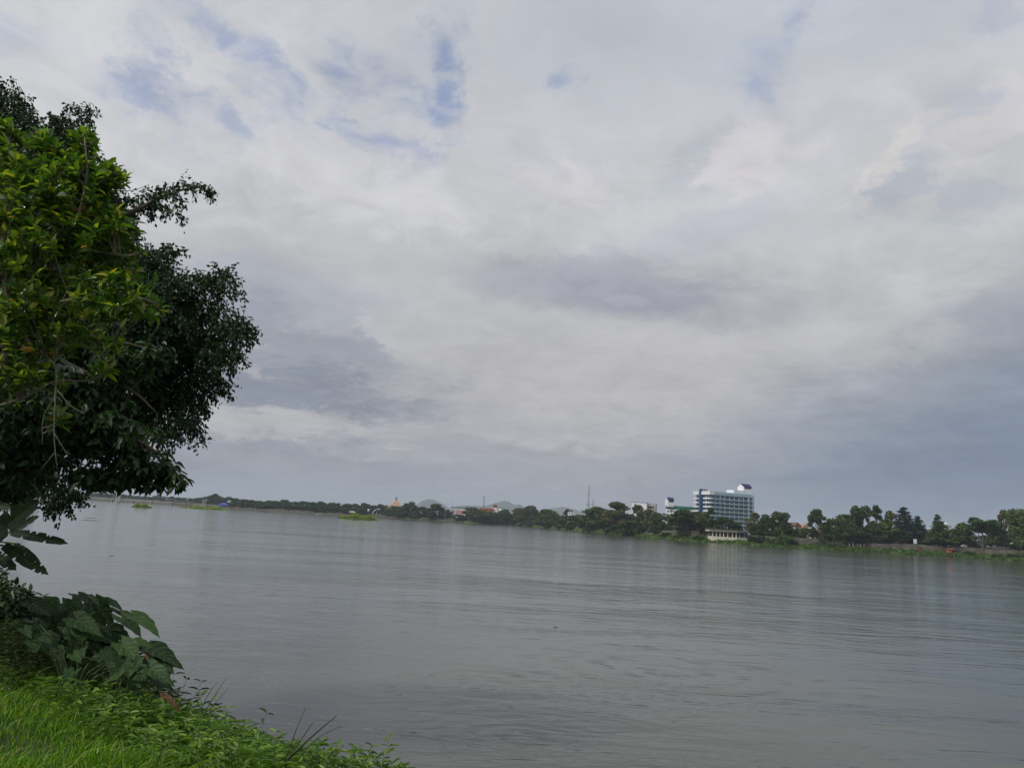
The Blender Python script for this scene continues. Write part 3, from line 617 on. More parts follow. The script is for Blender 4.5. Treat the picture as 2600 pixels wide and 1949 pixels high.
def roofhouse(par, x0, x1, y0, y1, z0, z1, zr, wm_='white_wall', rm='navy_roof'):
    b = MB(); ym = (y0+y1)/2
    vs = [(x, y, z) for x in (x0, x1) for y, z in ((y0, z0), (y1, z0), (y1, z1), (ym, zr), (y0, z1))]
    b.add(vs, [(0, 4, 3, 2, 1), (5, 6, 7, 8, 9), (0, 5, 9, 4), (1, 2, 7, 6), (0, 1, 6, 5)]); t = b.build('roof_tower', M[wm_], par)
    r = MB(); e = .35
    r.add([(x0+.2, ym, zr+.05), (x1+e, ym, zr+.05), (x1+e, y0-e, z1-.1), (x0+.2, y0-e, z1-.1), (x0+.2, y1+e, z1-.1), (x1+e, y1+e, z1-.1)]+[(x0+.2, ym, zr+.3), (x1+e, ym, zr+.3), (x1+e, y0-e, z1+.15), (x0+.2, y0-e, z1+.15), (x0+.2, y1+e, z1+.15), (x1+e, y1+e, z1+.15)],
          [(6, 9, 8, 7), (6, 7, 11, 10), (0, 1, 2, 3), (0, 4, 5, 1), (3, 2, 8, 9), (1, 7, 8, 2), (0, 3, 9, 6), (4, 10, 11, 5), (1, 5, 11, 7), (0, 6, 10, 4)])
    r.build('roof', M[rm], t)
    MB().box(x0+.8, x1-.5, y0-.06, y0-.002, z1-1.3, z1-.25).build('window', M['navy_roof'], t)
t1 = meet(o, dx, 1884); t2 = meet(o, dx, 1909)
zA = ztop(1889, 1227.5, HD+12)-gzh; zE = ztop(1899, 1235.5, HD+12)-gzh; zB = ztop(1890, 1245, HD+12)-gzh
MB().box(meet(o, dx, 1866), FL+.2, 1.4, 10, HT-.3, zB).build('roof_block', M['white_wall'], ho)
roofhouse(ho, t1+3.2, t2+1.6, 2.2, 9.2, zB-.2, zE, zA)
# slanted grey stair roof beside the fin
b = MB(); b.add([(0, yN+.5, HT), (4.6, yN+.5, HT), (4.6, yN+3, HT), (0, yN+3, HT), (0, yN+.5, HT+1.9), (3.0, yN+.5, HT+1.6), (3.0, yN+3, HT+1.6), (0, yN+3, HT+1.9)], [(0, 1, 5, 4), (1, 2, 6, 5), (4, 5, 6, 7), (2, 3, 7, 6), (3, 0, 4, 7)]); b.build('stair_roof', M['grey_roof'], ho)
# --- generic block facing the river
def block(name, px0, px1, top, D, label, cat, wall, rot=0, depth=10, bot=None, seg=None):
    g = gz((px0+px1)/2, 60) if bot is None else bot; c = P((px0+px1)/2, hor((px0+px1)/2), D)
    e = empty(name, (c.x, D, g), -math.atan2(c.x, D)+rot, label=label, cat=cat); w_ = (px1-px0)/F*D/abs(math.cos(rot)); h = ztop((px0+px1)/2, top, D)-g
    MB().box(-w_/2, w_/2, 0, depth, -1, h).build('wall', M[wall], e); return e, w_, h
# green striped building
e, w_, h = block('striped_building', 1691, 1768, 1284.5, 620, 'white building with a dark green stripe under its roof, left of the hotel', 'building', 'white_wall', rot=.0)
MB().box(-w_/2-.3, w_/2+.3, -.5, 10.3, h, h+.7).build('roof', M['pale_teal'], e)
MB().box(-w_/2-.1, w_/2+.1, -.35, -.002, h-2.4, h-.55).build('green_band', M['green_paint'], e)
for i in range(3): MB().box(-w_/2+1.2+i*2.4, -w_/2+2.8+i*2.4, -.05, .05, h-5.3, h-4.1).build('window', M['dark_glass'], e)
for i in range(7): MB().box(-w_/2+1.2+i*2.9, -w_/2+3.2+i*2.9, -.05, .05, h-9.3, h-7.3).build('window', M['dark_glass'], e)
zr = ztop(1695, 1262.5, 620)-e.location.z; ze = ztop(1702, 1270, 620)-e.location.z
te = MB(); roofhouse(e, -w_/2-.8+2.0, -w_/2+6.4, 1.0, 7.5, h-1, ze, zr)
# the roof houses show their gable ends: turn them like the hotel's
for c in e.children:
    if c.name.startswith('roof_tower'): c.rotation_euler.z = .38
# white block
e, w_, h = block('white_block', 1603, 1640, 1275.5, 640, 'plain white windowless block rising above the trees', 'building', 'white_wall', depth=14, rot=-.12)
MB().box(w_/2, w_/2+7, 4, 14, -1, h-.2).build('side_wing', M['concrete'], e); MB().box(-w_/2-.2, w_/2+.2, -.2, 14.2, h, h+.35).build('roof', M['grey_roof'], e)
for z in (h-2.5, h-5.5): MB().box(w_/2+1, w_/2+5.5, 3.8, 3.998, z-1.2, z).build('window', M['dark_glass'], e)
# riverside pavilion
pp = at(1850, 9); pv = empty('riverside_pavilion', (pp.x, pp.y, 0), -.02, label='low cream riverside pavilion with white columns and flat roof', cat='pavilion')
k_ = pp.y/F; X_ = lambda px: (px-1850)*k_*1.03
zt = ztop(1850, 1346.5, pp.y); zc = ztop(1850, 1350.5, pp.y); zf = ztop(1850, 1363, pp.y)
MB().box(X_(1802), X_(1870), -1, 8, zc, zt).build('roof', M['cream_wall'], pv)
MB().box(X_(1801), X_(1899), -1.6, 8.6, zt, zt+.35).build('roof_slab', M['grey_roof'], pv)
MB().box(X_(1870), X_(1898.5), -.6, 8, zc, zt-.003).build('roof', M['concrete'], pv)
MB().box(X_(1808), X_(1870), -.4, 8, -1, zf).build('floor', M['cream_wall'], pv); MB().box(X_(1870), X_(1897), 0, 8, -1, zf+.2).build('floor', M['concrete'], pv)
for px in (1811, 1820, 1829, 1837.5, 1847.5, 1859, 1868): MB().box(X_(px)-.22, X_(px)+.22, -.3, .12, zf, zc).build('column', M['cream_wall'], pv)
for px in (1877, 1888, 1896): MB().box(X_(px)-.15, X_(px)+.15, .1, .4, zf+.2, zc).build('column', M['concrete'], pv)
MB().box(X_(1808), X_(1897), 3.5, 3.7, zf+.2, zc).build('back_wall', M['bark'], pv); MB().box(X_(1871), X_(1896), 1.2, 1.3, zf+.2, zc-.1).build('glazing', M['navy_roof'], pv)
# terrace left of it
pp = at(1745, 16); qa, qb = at(1680, 15), at(1790, 15); te = empty('terrace', (pp.x, pp.y, 0), math.atan2(qb.y-qa.y, qb.x-qa.x), label='brown terrace with a pale railing under the many trunked dark tree', cat='terrace')
k_ = pp.y/F; z0 = ztop(1745, 1352, pp.y); z1 = ztop(1745, 1344, pp.y)
MB().box(-75*k_, 52*k_, 0, 4, z0-1.6, z0).build('retaining_wall', M['bark'], te)
for i in range(22): MB().box((-74+i*6)*k_-.06, (-74+i*6)*k_+.06, .1, .2, z0, z0+1.1).build('post', M['concrete'], te)
MB().box(-75*k_, 53*k_, .08, .22, z0+1.1, z0+1.2).build('rail', M['concrete'], te)
MB().box(-57*k_, -36*k_, 1, 4, z0, z0+2.4).build('booth', M['rusty'], te); MB().box(-60*k_, -33*k_, .4, 4.4, z0+2.4, z0+2.6).build('booth_roof', M['concrete'], te); MB().box(-52*k_, -47*k_, .9, 1.0, z0, z0+1.9).build('door', M['opening_dark_paint'], te)
# white canopies glimpsed under the trees
for px, y, w_, lab in ((1712, 1334, 26, 'white canopy under the trees below the green striped building'), (1747, 1334, 20, 'white canopy behind the many bare trunks'), (1797, 1336, 12, 'small white canopy left of the riverside pavilion')):
    p = at(px, 44); k_ = p.y/F; e = empty('canopy', p, label=lab, cat='canopy'); zt = ztop(px, y, p.y)-p.z; a = w_*k_/2
    MB().add([(-a, 0, zt-.7), (a, 0, zt-.7), (a, 4, zt-.7), (-a, 4, zt-.7), (-a*.6, 2, zt), (a*.6, 2, zt)], [(0, 1, 5, 4), (1, 2, 5), (2, 3, 4, 5), (3, 0, 4), (0, 3, 2, 1)]).build('canopy_roof', M['white_wall'], e)
    for x in (-a+.2, a-.2):
        for y_ in (.2, 3.8): MB().cyl(x, y_, 0, zt-.68, .06, n=6).build('pole', M['steel'], e)
# ochre house
p = at(2031, 75); k_ = p.y/F; e = empty('ochre_house', p, .15, label='ochre house with orange gabled roofs between the trees', cat='house')
zt = ztop(2031, 1326, p.y)-p.z; zv = ztop(2031, 1336, p.y)-p.z
MB().box(-14*k_, 4*k_, 0, 8, -1, zv).build('wall', M['concrete'], e); MB().box(4*k_, 19*k_, -1, 7, -1, zv-.8).build('wall', M['ochre'], e)
def gable(x0, x1, y0, y1, ze, zr, m, par, e_=.4):
    xm = (x0+x1)/2; b = MB(); x0 -= e_; x1 += e_; y0 -= e_; y1 += e_
    b.add([(x0, y0, ze), (xm, y0, zr), (x1, y0, ze), (x0, y1, ze), (xm, y1, zr), (x1, y1, ze)], [(0, 2, 1), (3, 4, 5), (0, 1, 4, 3), (1, 2, 5, 4), (0, 3, 5, 2)]); return b.build('roof', m, par)
gable(-14*k_, 4*k_, 0, 8, zv, zt, M['rusty'], e); gable(4*k_, 19*k_, -1, 7, zv-.8, zt-1.0, M['orange_roof'], e)
for x in (7, 12): MB().box(x*k_, (x+3)*k_, -1.08, -1.002, 2.2, 3.6).build('window', M['dark_glass'], e)
MB().box(-9*k_, -5*k_, -.06, -.002, 0, 2.2).build('door', M['opening_dark_paint'], e)
# second house roof to its right
p = at(2055, 95); k_ = p.y/F; e = empty('small_house', p, .1, label='small house with dark blue-grey roof right of the ochre house', cat='house'); zt = ztop(2055, 1329, p.y)-p.z
MB().box(-8*k_, 8*k_, 0, 6, -1, zt-1.6).build('wall', M['white_wall'], e); gable(-8*k_, 8*k_, 0, 6, zt-1.6, zt, M['grey_roof'], e); MB().box(-3*k_, 1*k_, -.06, -.002, 1, 2.6).build('window', M['dark_glass'], e)
# white house behind the right bank
p = at(2409, 90); k_ = p.y/F; e = empty('white_house', p, .2, label='white gabled house peeping between conifer and green tree', cat='house'); zt = ztop(2409, 1327, p.y)-p.z
MB().box(-12*k_, 12*k_, 0, 6, -1, zt-1.8).build('wall', M['white_wall'], e); gable(-12*k_, 12*k_, 0, 6, zt-1.8, zt, M['white_wall'], e); MB().box(-3*k_, 2*k_, -.06, -.002, zt-4, zt-2.6).build('window', M['dark_glass'], e)
# small white house near the mast
e, w_, h = block('small_white_house', 1441, 1456, 1298, 730, 'small white house with brown roof left of the lattice mast', 'house', 'white_wall', depth=7); gable(-w_/2, w_/2, 0, 7, h, h+1.6, M['rusty'], e)
for x in (-.3, .15): MB().box(x*w_, (x+.18)*w_, -.06, -.002, h-2.4, h-1).build('window', M['dark_glass'], e)
# orange building
e, w_, h = block('orange_building', 1216, 1250, 1291, 905, 'low orange and cream building beneath the hill', 'building', 'orange_wall', depth=12)
MB().box(-w_/2-.2, w_/2+.2, -.6, 12.2, h, h+.8).build('roof', M['ochre'], e)
for i in range(4): MB().box(w_/2-1.6-i*2.6, w_/2-.4-i*2.6, -.05, -.002, h-3.4, h-.8).build('window', M['dark_glass'], e)
e, w_, h = block('pale_building', 1250, 1272, 1289, 910, 'pale building with a dark red rooftop cube beside the orange building', 'building', 'white_wall', depth=10, rot=-.2)
zt = ztop(1255, 1281, 910)-e.location.z; MB().box(-w_/2, -w_/2+4, .3, 4.5, h, zt).build('roof_cube', M['brown_red'], e); MB().box(-w_/2+4.2, w_/2, -.3, 10, h, h+.4).build('roof', M['brown_red'], e)
for i in range(2): MB().box(-w_/2+1+i*4, -w_/2+2.6+i*4, -.05, -.002, h-3, h-1.4).build('window', M['dark_glass'], e)
# pink fronted shop
e, w_, h = block('shop_building', 1143, 1181, 1288, 890, 'white shop building with a large pink front panel', 'building', 'white_wall', depth=12, bot=3.4)
MB().box(-w_/2-.3, w_/2+.3, -.8, 12.2, h, h+.5).build('roof', M['grey_roof'], e); MB().box(-w_*.16, w_*.3, -.2, -.002, h*.25, h*.8).build('sign_panel', M['pink_sign'], e)
for i in range(3): MB().box(-w_/2+.6+i*1.6, -w_/2+1.6+i*1.6, -.05, -.002, h*.45, h*.8).build('window', M['dark_glass'], e)
p = at(1165, 26); k_ = p.y/F; c = empty('blue_canopy', p, label='blue and white striped canopy row in front of the pink fronted shop', cat='canopy')
for i in range(4):
    x = (-15+i*8)*k_; MB().add([(x, 0, 1.6), (x+7*k_, 0, 1.6), (x+7*k_, 4, 2.6), (x, 4, 2.6), (x, 0, 1.75), (x+7*k_, 0, 1.75), (x+7*k_, 4, 2.75), (x, 4, 2.75)], [(4, 5, 6, 7), (3, 2, 1, 0), (0, 1, 5, 4), (1, 2, 6, 5), (2, 3, 7, 6), (3, 0, 4, 7)]).build('canopy_roof', M['blue_roof' if i < 1 else 'white_wall'], c)
    MB().cyl(x+.2, .2, 0, 1.62, .07, n=6).build('pole', M['steel'], c)
# temple hall with spire
D = 925; p = P(1003, hor(1003), D); k_ = D/F; e = empty('temple_hall', (p.x, D, 3.4), .35, label='temple hall with tiered orange roof and dark spire', cat='temple'); Zt = lambda y: ztop(1003, y, D)-3.4
MB().box(-10*k_, 10*k_, -10*k_, 10*k_, 0, Zt(1283)).build('wall', M['ochre'], e)
def pyr(a, z0, b_, z1, m, nm):
    MB().add([(-a, -a, z0), (a, -a, z0), (a, a, z0), (-a, a, z0), (-b_, -b_, z1), (b_, -b_, z1), (b_, b_, z1), (-b_, b_, z1)], [(0, 3, 2, 1), (4, 5, 6, 7), (0, 1, 5, 4), (1, 2, 6, 5), (2, 3, 7, 6), (3, 0, 4, 7)]).build(nm, m, e)
pyr(13*k_, Zt(1284), 7.6*k_, Zt(1276), M['temple_roof'], 'roof'); pyr(8.6*k_, Zt(1276.5), 2.0*k_, Zt(1268), M['temple_roof'], 'roof')
MB().tube([(0, 0, Zt(1268.5)), (0, 0, Zt(1266)), (0, 0, Zt(1263)), (0, 0, Zt(1257))], [1.3, 1.0, .5, .05], 8).build('spire', M['spire'], e)
MB().add([(-10*k_, -8*k_, Zt(1279)), (-10*k_, 4*k_, Zt(1279)), (-20*k_, 4*k_, Zt(1288)), (-20*k_, -8*k_, Zt(1288)), (-10*k_, -8*k_, Zt(1280.5)), (-10*k_, 4*k_, Zt(1280.5)), (-20*k_, 4*k_, Zt(1289.5)), (-20*k_, -8*k_, Zt(1289.5))], [(0, 1, 2, 3), (7, 6, 5, 4), (0, 3, 7, 4), (1, 5, 6, 2), (3, 2, 6, 7), (0, 4, 5, 1)]).build('porch_roof', M['temple_roof'], e)
# white nested arches
D = at(955, 20).y; k_ = D/F; p = at(955, 20); e = empty('arch_shelter', p, 0, label='white nested half arches of a riverside stage', cat='shelter')
for i, (x0, hh) in enumerate(((-10.5, 15), (-2, 12.5), (5, 9))):
    pts = [Vector(((x0+(16-2*i)*(1-math.cos(t)))*k_, i*2.0, hh*math.sin(t)*k_)) for t in np.linspace(0, 1.75, 12)]
    b = MB()
    for j in range(11):
        a_, c_ = pts[j], pts[j+1]; w2 = .55; b.add([a_+Vector((0, -w2, 0)), a_+Vector((0, w2, 0)), c_+Vector((0, w2, 0)), c_+Vector((0, -w2, 0)), a_*.93+Vector((.45, -w2, 0)), a_*.93+Vector((.45, w2, 0)), c_*.93+Vector((.45, w2, 0)), c_*.93+Vector((.45, -w2, 0))], [(0, 1, 2, 3), (7, 6, 5, 4), (0, 3, 7, 4), (1, 5, 6, 2)])
    b.build('arch', M['white_wall'], e)
MB().box(-11*k_, 14*k_, -1, 6, -.6, .35).build('platform', M['concrete'], e)
# small white roofed shelter by the reed island
p = at(893, 8); k_ = p.y/F; e = empty('white_shelter', p, label='small low white roofed shelter left of the white arches', cat='shelter')
zt = ztop(893, 1298, p.y)-p.z; MB().add([(-8*k_, -1.5, zt-.6), (8*k_, -1.5, zt-.6), (8*k_, 2.5, zt-.6), (-8*k_, 2.5, zt-.6), (-5*k_, .5, zt+.2), (5*k_, .5, zt+.2)], [(0, 1, 5, 4), (1, 2, 5), (2, 3, 4, 5), (3, 0, 4), (0, 3, 2, 1)]).build('roof', M['white_wall'], e)
for x in (-7, 0, 7): MB().cyl(x*k_, 0, -.5, zt-.55, .09, n=6).build('post', M['concrete'], e)
# blue roofed pavilion
p = at(567, 14); k_ = p.y/F; e = empty('blue_pavilion', p, label='white waterside pavilion with stepped bright blue roofs at the end of the bridge', cat='pavilion'); Zt = lambda y: ztop(567, y, p.y)-p.z
def hip(x0, x1, y0, y1, z0, z1, ins, nm='roof', m='blue_roof'):
    MB().add([(x0, y0, z0), (x1, y0, z0), (x1, y1, z0), (x0, y1, z0), (x0+ins, (y0+y1)/2, z1), (x1-ins, (y0+y1)/2, z1)], [(0, 1, 5, 4), (1, 2, 5), (2, 3, 4, 5), (3, 0, 4), (0, 3, 2, 1)]).build(nm, M[m], e)
hip(-15*k_, 15*k_, -2, 8, Zt(1281.5), Zt(1278), 3); hip(-9*k_, 3*k_, 1, 7, Zt(1278.5), Zt(1275.5), 1.6)
MB().box(-13*k_, 13*k_, 0, 7, -.5, Zt(1286)+.3).build('base', M['concrete'], e)
for i in range(7): MB().box((-12.4+i*4)*k_-.18, (-12.4+i*4)*k_+.18, .1, .5, Zt(1286), Zt(1281.6)).build('column', M['white_wall'], e)
MB().box(-12*k_, 12*k_, 4, 4.3, Zt(1286), Zt(1281.6)).build('wall', M['teal_wall'], e)
# ------------------------------------------------------------------ masts and lamps
def lattice(px, top, base, D, w_, label, z0=3, name='lattice_mast', antenna=True, taper=.25):
    p = P(px, hor(px), D); e = empty(name, (p.x, D, z0), .5, label=label, cat='mast'); H = ztop(px, top, D)-z0
    b = MB(); n = 12; c = [(-1, -1), (1, -1), (1, 1), (-1, 1)]
    def q(k, f, i): a = w_/2*(1-(1-taper)*min(1, f/.6)); return Vector((c[k % 4][0]*a, c[k % 4][1]*a, H*f))
    for k in range(4):
        for i in range(n):
            b.tube([q(k, i/n, 0), q(k, (i+1)/n, 0)], .11, 4); b.tube([q(k, i/n, 0), q(k+1, (i+1)/n, 0)], .07, 4); b.tube([q(k+1, i/n, 0), q(k, i/n, 0)], .07, 4)
    b.build('frame', M['steel'], e)
    if antenna:
        for a in range(3): MB().box(.5, .75, -.2, .2, H*.86, H*.97, M=Matrix.Rotation(a*2.1, 4, 'Z')).build('antenna', M['white_wall'], e)
        b = MB(); b.cyl(0, 0, H*.55, H*.56, w_*.42, n=8); b.cyl(0, 0, H, H*1.06, .1, n=5); b.build('platform', M['steel'], e)
    return e
lattice(1492, 1233, 1290, 760, 6.0, 'tall lattice radio mast above the big rounded tree', taper=.18)
lattice(1504, 1267, 1290, 760, 3.0, 'short mast just right of the tall lattice mast', taper=.5)
lattice(1226, 1258, 1295, 950, 3.4, 'slim telecom mast over the orange building', taper=.45)
def lamp(px, top, s, label, arms=2, name='street_lamp', grp=None):
    p = at(px, s); H = ztop(px, top, p.y)-p.z; e = empty(name, p, label=label, cat='lamp post', group=grp)
    MB().cyl(0, 0, -.3, H, .16, .09, 6).build('pole', M['steel'], e)
    for k in range(arms):
        sg = 1-2*k; b = MB(); b.tube([(0, 0, H-.3), (sg*.9, 0, H+.1), (sg*1.7, 0, H+.1)], .07, 5); b.box(*(sorted((sg*1.4, sg*2.3))), -.2, .2, H, H+.18); b.build('lamp_head', M['steel'], e)
lamp(1147, 1273, 10, 'tall lamp post left of the pink fronted shop'); lamp(1129, 1278, 12, 'lamp post right of the tall dark tree by the hill gap')
lamp(1189, 1277, 16, 'floodlight pole right of the pink fronted shop', 1); lamp(1198, 1278, 16, 'second floodlight pole between the brown tree and the slim mast', 1)
lamp(716, 1275, 6, 'pale tall post in front of the dense tree row above the water', 1)
for px, y in ((602, 1272), (622, 1274), (648, 1278)): lamp(px, y, 8, {602: 'left', 622: 'middle', 648: 'right'}[px]+' thin pale post of three right of the blue pavilion', 1, grp='posts right of the blue pavilion')
# ------------------------------------------------------------------ the long low bridge
bl = P(-140, hor(-140), 960); br = at(556, 12); Wd = [(-140, 960), (215, 930), (400, 890), (556, br.y)]
deck = []
for px, D in Wd:
    y = {-140: hor(-140)+4, 215: hor(215)+4.2, 400: hor(400)+4.6, 556: hor(556)+6.5}[px]; deck.append(P(px, y, D))
dk_ = bez(deck, 10); e = empty('footbridge', (deck[1].x, deck[1].y, 0), label='long low pale bridge deck with a cable pylon crossing upriver', cat='bridge'); off = Vector((deck[1].x, deck[1].y, 0))
b = MB(); g = MB(); rl = MB()
for a, c in zip(dk_, dk_[1:]):
    a = a-off; c = c-off; y1 = Vector((0, 5, 0)); zz_ = Vector((0, 0, .9))
    b.add([a, c, c+y1, a+y1, a-zz_, c-zz_, c+y1-zz_, a+y1-zz_], [(0, 1, 2, 3), (7, 6, 5, 4), (0, 4, 5, 1), (3, 2, 6, 7), (0, 3, 7, 4), (1, 5, 6, 2)])
    rl.tube([a+Vector((0, 0, 1.1)), c+Vector((0, 0, 1.1))], .09, 4)
    for t in np.linspace(0, 1, 5)[:-1]: q = a.lerp(c, t); rl.tube([q, q+Vector((0, 0, 1.1))], .06, 4)
b.build('deck', M['concrete'], e); rl.build('railing', M['steel'], e)
for i in range(1, len(dk_)-1, 3):
    q = dk_[i]-off; MB().box(q.x-.5, q.x+.5, q.y+.6, q.y+4.4, -2, q.z-.9).build('pier', M['concrete'], e)
def pylon(px, top, D, hw=1.0):
    p = P(px, hor(px), D); q = Vector((p.x, D, 0))-off; H = ztop(px, top, D)
    b = MB(); b.box(q.x-hw, q.x+hw, q.y, q.y+1.4, -2, H); b.box(q.x-hw, q.x+hw, q.y+6, q.y+7.4, -2, H)
    for z in (H*.55, H*.95): b.box(q.x-.5, q.x+.5, q.y+1.4, q.y+6, z-.5, z+.3)
    b.box(q.x-2.2*hw, q.x+2.2*hw, q.y-.8, q.y+8.2, -2, .6); b.build('pylon', M['concrete'], e); return Vector((q.x, q.y+.7, H))
pa = pylon(296, 1240, 905); pb = pylon(515, 1267, 862, .5)
def cable(a, c, sag, n=16):
    pts = [a.lerp(c, t)-Vector((0, 0, sag*4*t*(1-t))) for t in np.linspace(0, 1, n)]; m = MB(); m.tube(pts, .13, 4)
    for p_ in pts[1:-1]: m.tube([p_, Vector((p_.x, p_.y, 4.0))], .05, 3)
    m.build('cable', M['steel'], e)
lf = P(120, hor(120), 950)-off; cable(pa, Vector((lf.x, lf.y, 14)), 7); cable(pa, Vector((pb.x-6, pb.y, 4.2)), .8)
# ------------------------------------------------------------------ reed islands
def island(px0, px1, wl, top, label, seed, col='reed', n=2600, bl=1.0):
    a, c = G(px0, wl), G(px1, wl+(px1-px0)*.058); L_ = (c-a).length; rs = np.random.default_rng(seed); D = (a.y+c.y)/2; H = 1.15*ztop((px0+px1)/2, top, D)
    t = rs.random(n); u = rs.normal(size=n)*.3; env = np.clip(np.sin(t*np.pi), 0, 1)**.5*(.8+.25*np.sin(t*17+seed)); W_ = max(4, L_*.22)
    base = np.array(a)[None]*(1-t[:, None])+np.array(c)[None]*t[:, None]; base[:, 1] += np.clip(u, -.5, .5)*W_*env+W_*.5; h = H*env*(.55+.5*rs.random(n))*(1-.5*np.abs(u)); base[:, 2] = -.05
    o_ = np.array([(a.x+c.x)/2, D, 0]); base -= o_; ang = rs.uniform(0, 6.28, n); w_ = rs.uniform(.12, .3, n)*bl; sx = np.stack([np.cos(ang)*w_, np.sin(ang)*w_, 0*w_], 1); ln = rs.normal(size=(n, 3))*.22*h[:, None]; ln[:, 2] = h
    V = np.stack([base-sx, base+sx, base+ln*.6+sx*.9, base+ln+np.array([0, 0, 0]), base+ln*.6-sx*.9], 1).reshape(-1, 3); f = np.arange(5*n).reshape(-1, 5)
    e = empty('reed_island', o_, label=label, cat='reed island'); link('reeds', npmesh('reeds', V, [f]), TM[col], e)
    m = MB(); ring = [((L_*.48)*math.cos(k), W_*.42*math.sin(k)+W_*.5, 0) for k in np.linspace(0, 6.28, 25)[:-1]]
    m.add([(0, W_*.5, .35)]+[(x, y, -.15) for x, y, z in ring], [(0, 1+k, 1+(k+1) % 24) for k in range(24)]); m.build('mud_base', M['bankm'], e)
island(856, 960, 1315, 1302, 'largest green reed island, in the river before the white arches', 1, n=4200)
island(449, 580, 1287.5, 1283, 'long low yellow-green reed island below the blue roofed pavilion', 2, n=4200)
island(330, 382, 1286, 1275.5, 'small rounded yellow-green reed island left of the long one', 3, n=1800)
island(22, 82, 1285, 1258, 'bright green reed clump under the dark tree at the left edge', 4, n=3000, col='light', bl=1.2)
# ------------------------------------------------------------------ boats, debris
def boat(px, y, L_, label, white=False, ang=.1):
    p = G(px, y); e = empty('boat', p, ang, label=label, cat='boat'); b = MB(); n = 10; vs = []
    for i in range(n+1):
        t = i/n*2-1; hw = .75*(1-t**4)**.5+.03; z = .35+.35*t*t
        vs += [(t*L_/2, -hw, z), (t*L_/2*.9, -hw*.6, -.15), (t*L_/2*.9, hw*.6, -.15), (t*L_/2, hw, z)]
    b.add(vs, [(i*4+k, (i+1)*4+k, (i+1)*4+k+1, i*4+k+1) for i in range(n) for k in range(3)]); b.build('hull', M['white_wall' if white else 'rusty'], e)
    MB().box(-L_*.1, -L_*.02, -.55, .55, .25, .34).build('seat', M['concrete'], e)
    if white: b = MB(); b.box(-L_*.25, L_*.2, -.7, .7, 1.7, 1.85); [b.cyl(x, y_, .3, 1.7, .05, n=5) for x in (-L_*.22, L_*.17) for y_ in (-.55, .55)]; b.build('canopy', M['white_wall'], e)
boat(669, 1299, 11, 'low dark boat on the water in front of the tree row'); boat(813, 1306, 9, 'small pale covered boat moored by the far shore', True)
def debris(px, y, L_, lab, i):
    p = G(px, y); b = MB(); rd = random.Random(i); n = 9
    pts = [(L_*.5*math.cos(k)*rd.uniform(.6, 1.1), L_*.22*math.sin(k)*rd.uniform(.6, 1.1)) for k in np.linspace(0, 6.28, n+1)[:-1]]
    b.add([(0, 0, .05 if L_ < 2 else .10)]+[(x, y_, .0) for x, y_ in pts], [(0, 1+k, 1+(k+1) % n) for k in range(n)]); b.build('floating_weed', TM['dark'], loc=p, label=lab, cat='floating weed')
for i, a in enumerate([(229, 1314, 4, 'small floating weed patch, topmost of the little cluster off the bridge pylon'), (233, 1321, 6, 'widest floating weed patch of the little cluster off the bridge pylon'), (220, 1320, 3, 'leftmost floating weed patch of the little cluster'), (396, 1289, 5, 'dark floating weed patch between the two left reed islands'), (284, 1411, 1.0, 'tiny floating weed scrap alone on the grey water below the pylon'), (1411, 1592, .34, 'small dark floating scrap in the middle of the river')]): debris(*a, i)
# ------------------------------------------------------------------ right bank: wall, huts, cars
def strip(px0, px1, s, zlo, zhi, name, m, label, cat):
    p0 = at((px0+px1)/2, s); b = MB(); q = [at(px, s+math.sin(px*.05)*.6) for px in np.linspace(px0, px1, 24)]
    for a, c in zip(q, q[1:]):
        a = a-p0; c = c-p0; a.z = c.z = 0; d = Vector((0, 1.2, 0)); b.add([a+Vector((0, -.9, zlo)), c+Vector((0, -.9, zlo)), c+Vector((0, 0, zhi)), a+Vector((0, 0, zhi)), c+d+Vector((0, 0, zhi)), a+d+Vector((0, 0, zhi))], [(0, 1, 2, 3), (3, 2, 4, 5)])
    b.build(name, m, loc=(p0.x, p0.y, 0), label=label, cat=cat)
cm('wall_stone', (.10, .085, .075), var=.5, scale=.5, c2=(.05, .04, .035), bump=.2)
strip(2188, 2345, 15, 1.2, 4.6, 'retaining_wall', M['wall_stone'], 'dark brown retaining wall below the tallest dark conifer', 'wall')
strip(2350, 2485, 17, 1.2, 5.1, 'retaining_wall', M['wall_stone'], 'brown eroded wall behind the red riverside shed', 'wall')
strip(2500, 2720, 16, 1.2, 4.9, 'retaining_wall', M['wall_stone'], 'dark wall right of the wide spreading tree, below the vehicles', 'wall')
def at_(px, y, s, pz=None): return at(px, s)
# posts in the bank
for i, px in enumerate((2157, 2166, 2178, 2185, 2194)):
    p = at(px, 12); MB().box(-.2, .2, -.2, .2, -.2, 2.2).build('post', M['concrete'], loc=p, label=nth(i)+' pale concrete post from the left on the bank slope', cat='post', group='pale posts on the bank slope')
# hut with slanted pale roof
p = at(2337, 9); k_ = p.y/F; e = empty('riverside_hut', p, .1, label='small dark hut with a slanted pale roof by the water', cat='hut')
MB().box(-1.2, 1.5, 0, 2, -.3, 2.2).build('wall', M['rusty'], e); MB().add([(-1.9, -.4, 3.3), (1.9, -.4, 2.3), (1.9, 2.4, 2.3), (-1.9, 2.4, 3.3), (-1.9, -.4, 3.42), (1.9, -.4, 2.42), (1.9, 2.4, 2.42), (-1.9, 2.4, 3.42)], [(3, 2, 1, 0), (4, 5, 6, 7), (0, 1, 5, 4), (1, 2, 6, 5), (2, 3, 7, 6), (3, 0, 4, 7)]).build('roof', M['concrete'], e)
for x in (-1.7, 1.6): MB().cyl(x, -.3, -.4, 2.5, .08, n=6).build('post', M['rusty'], e)
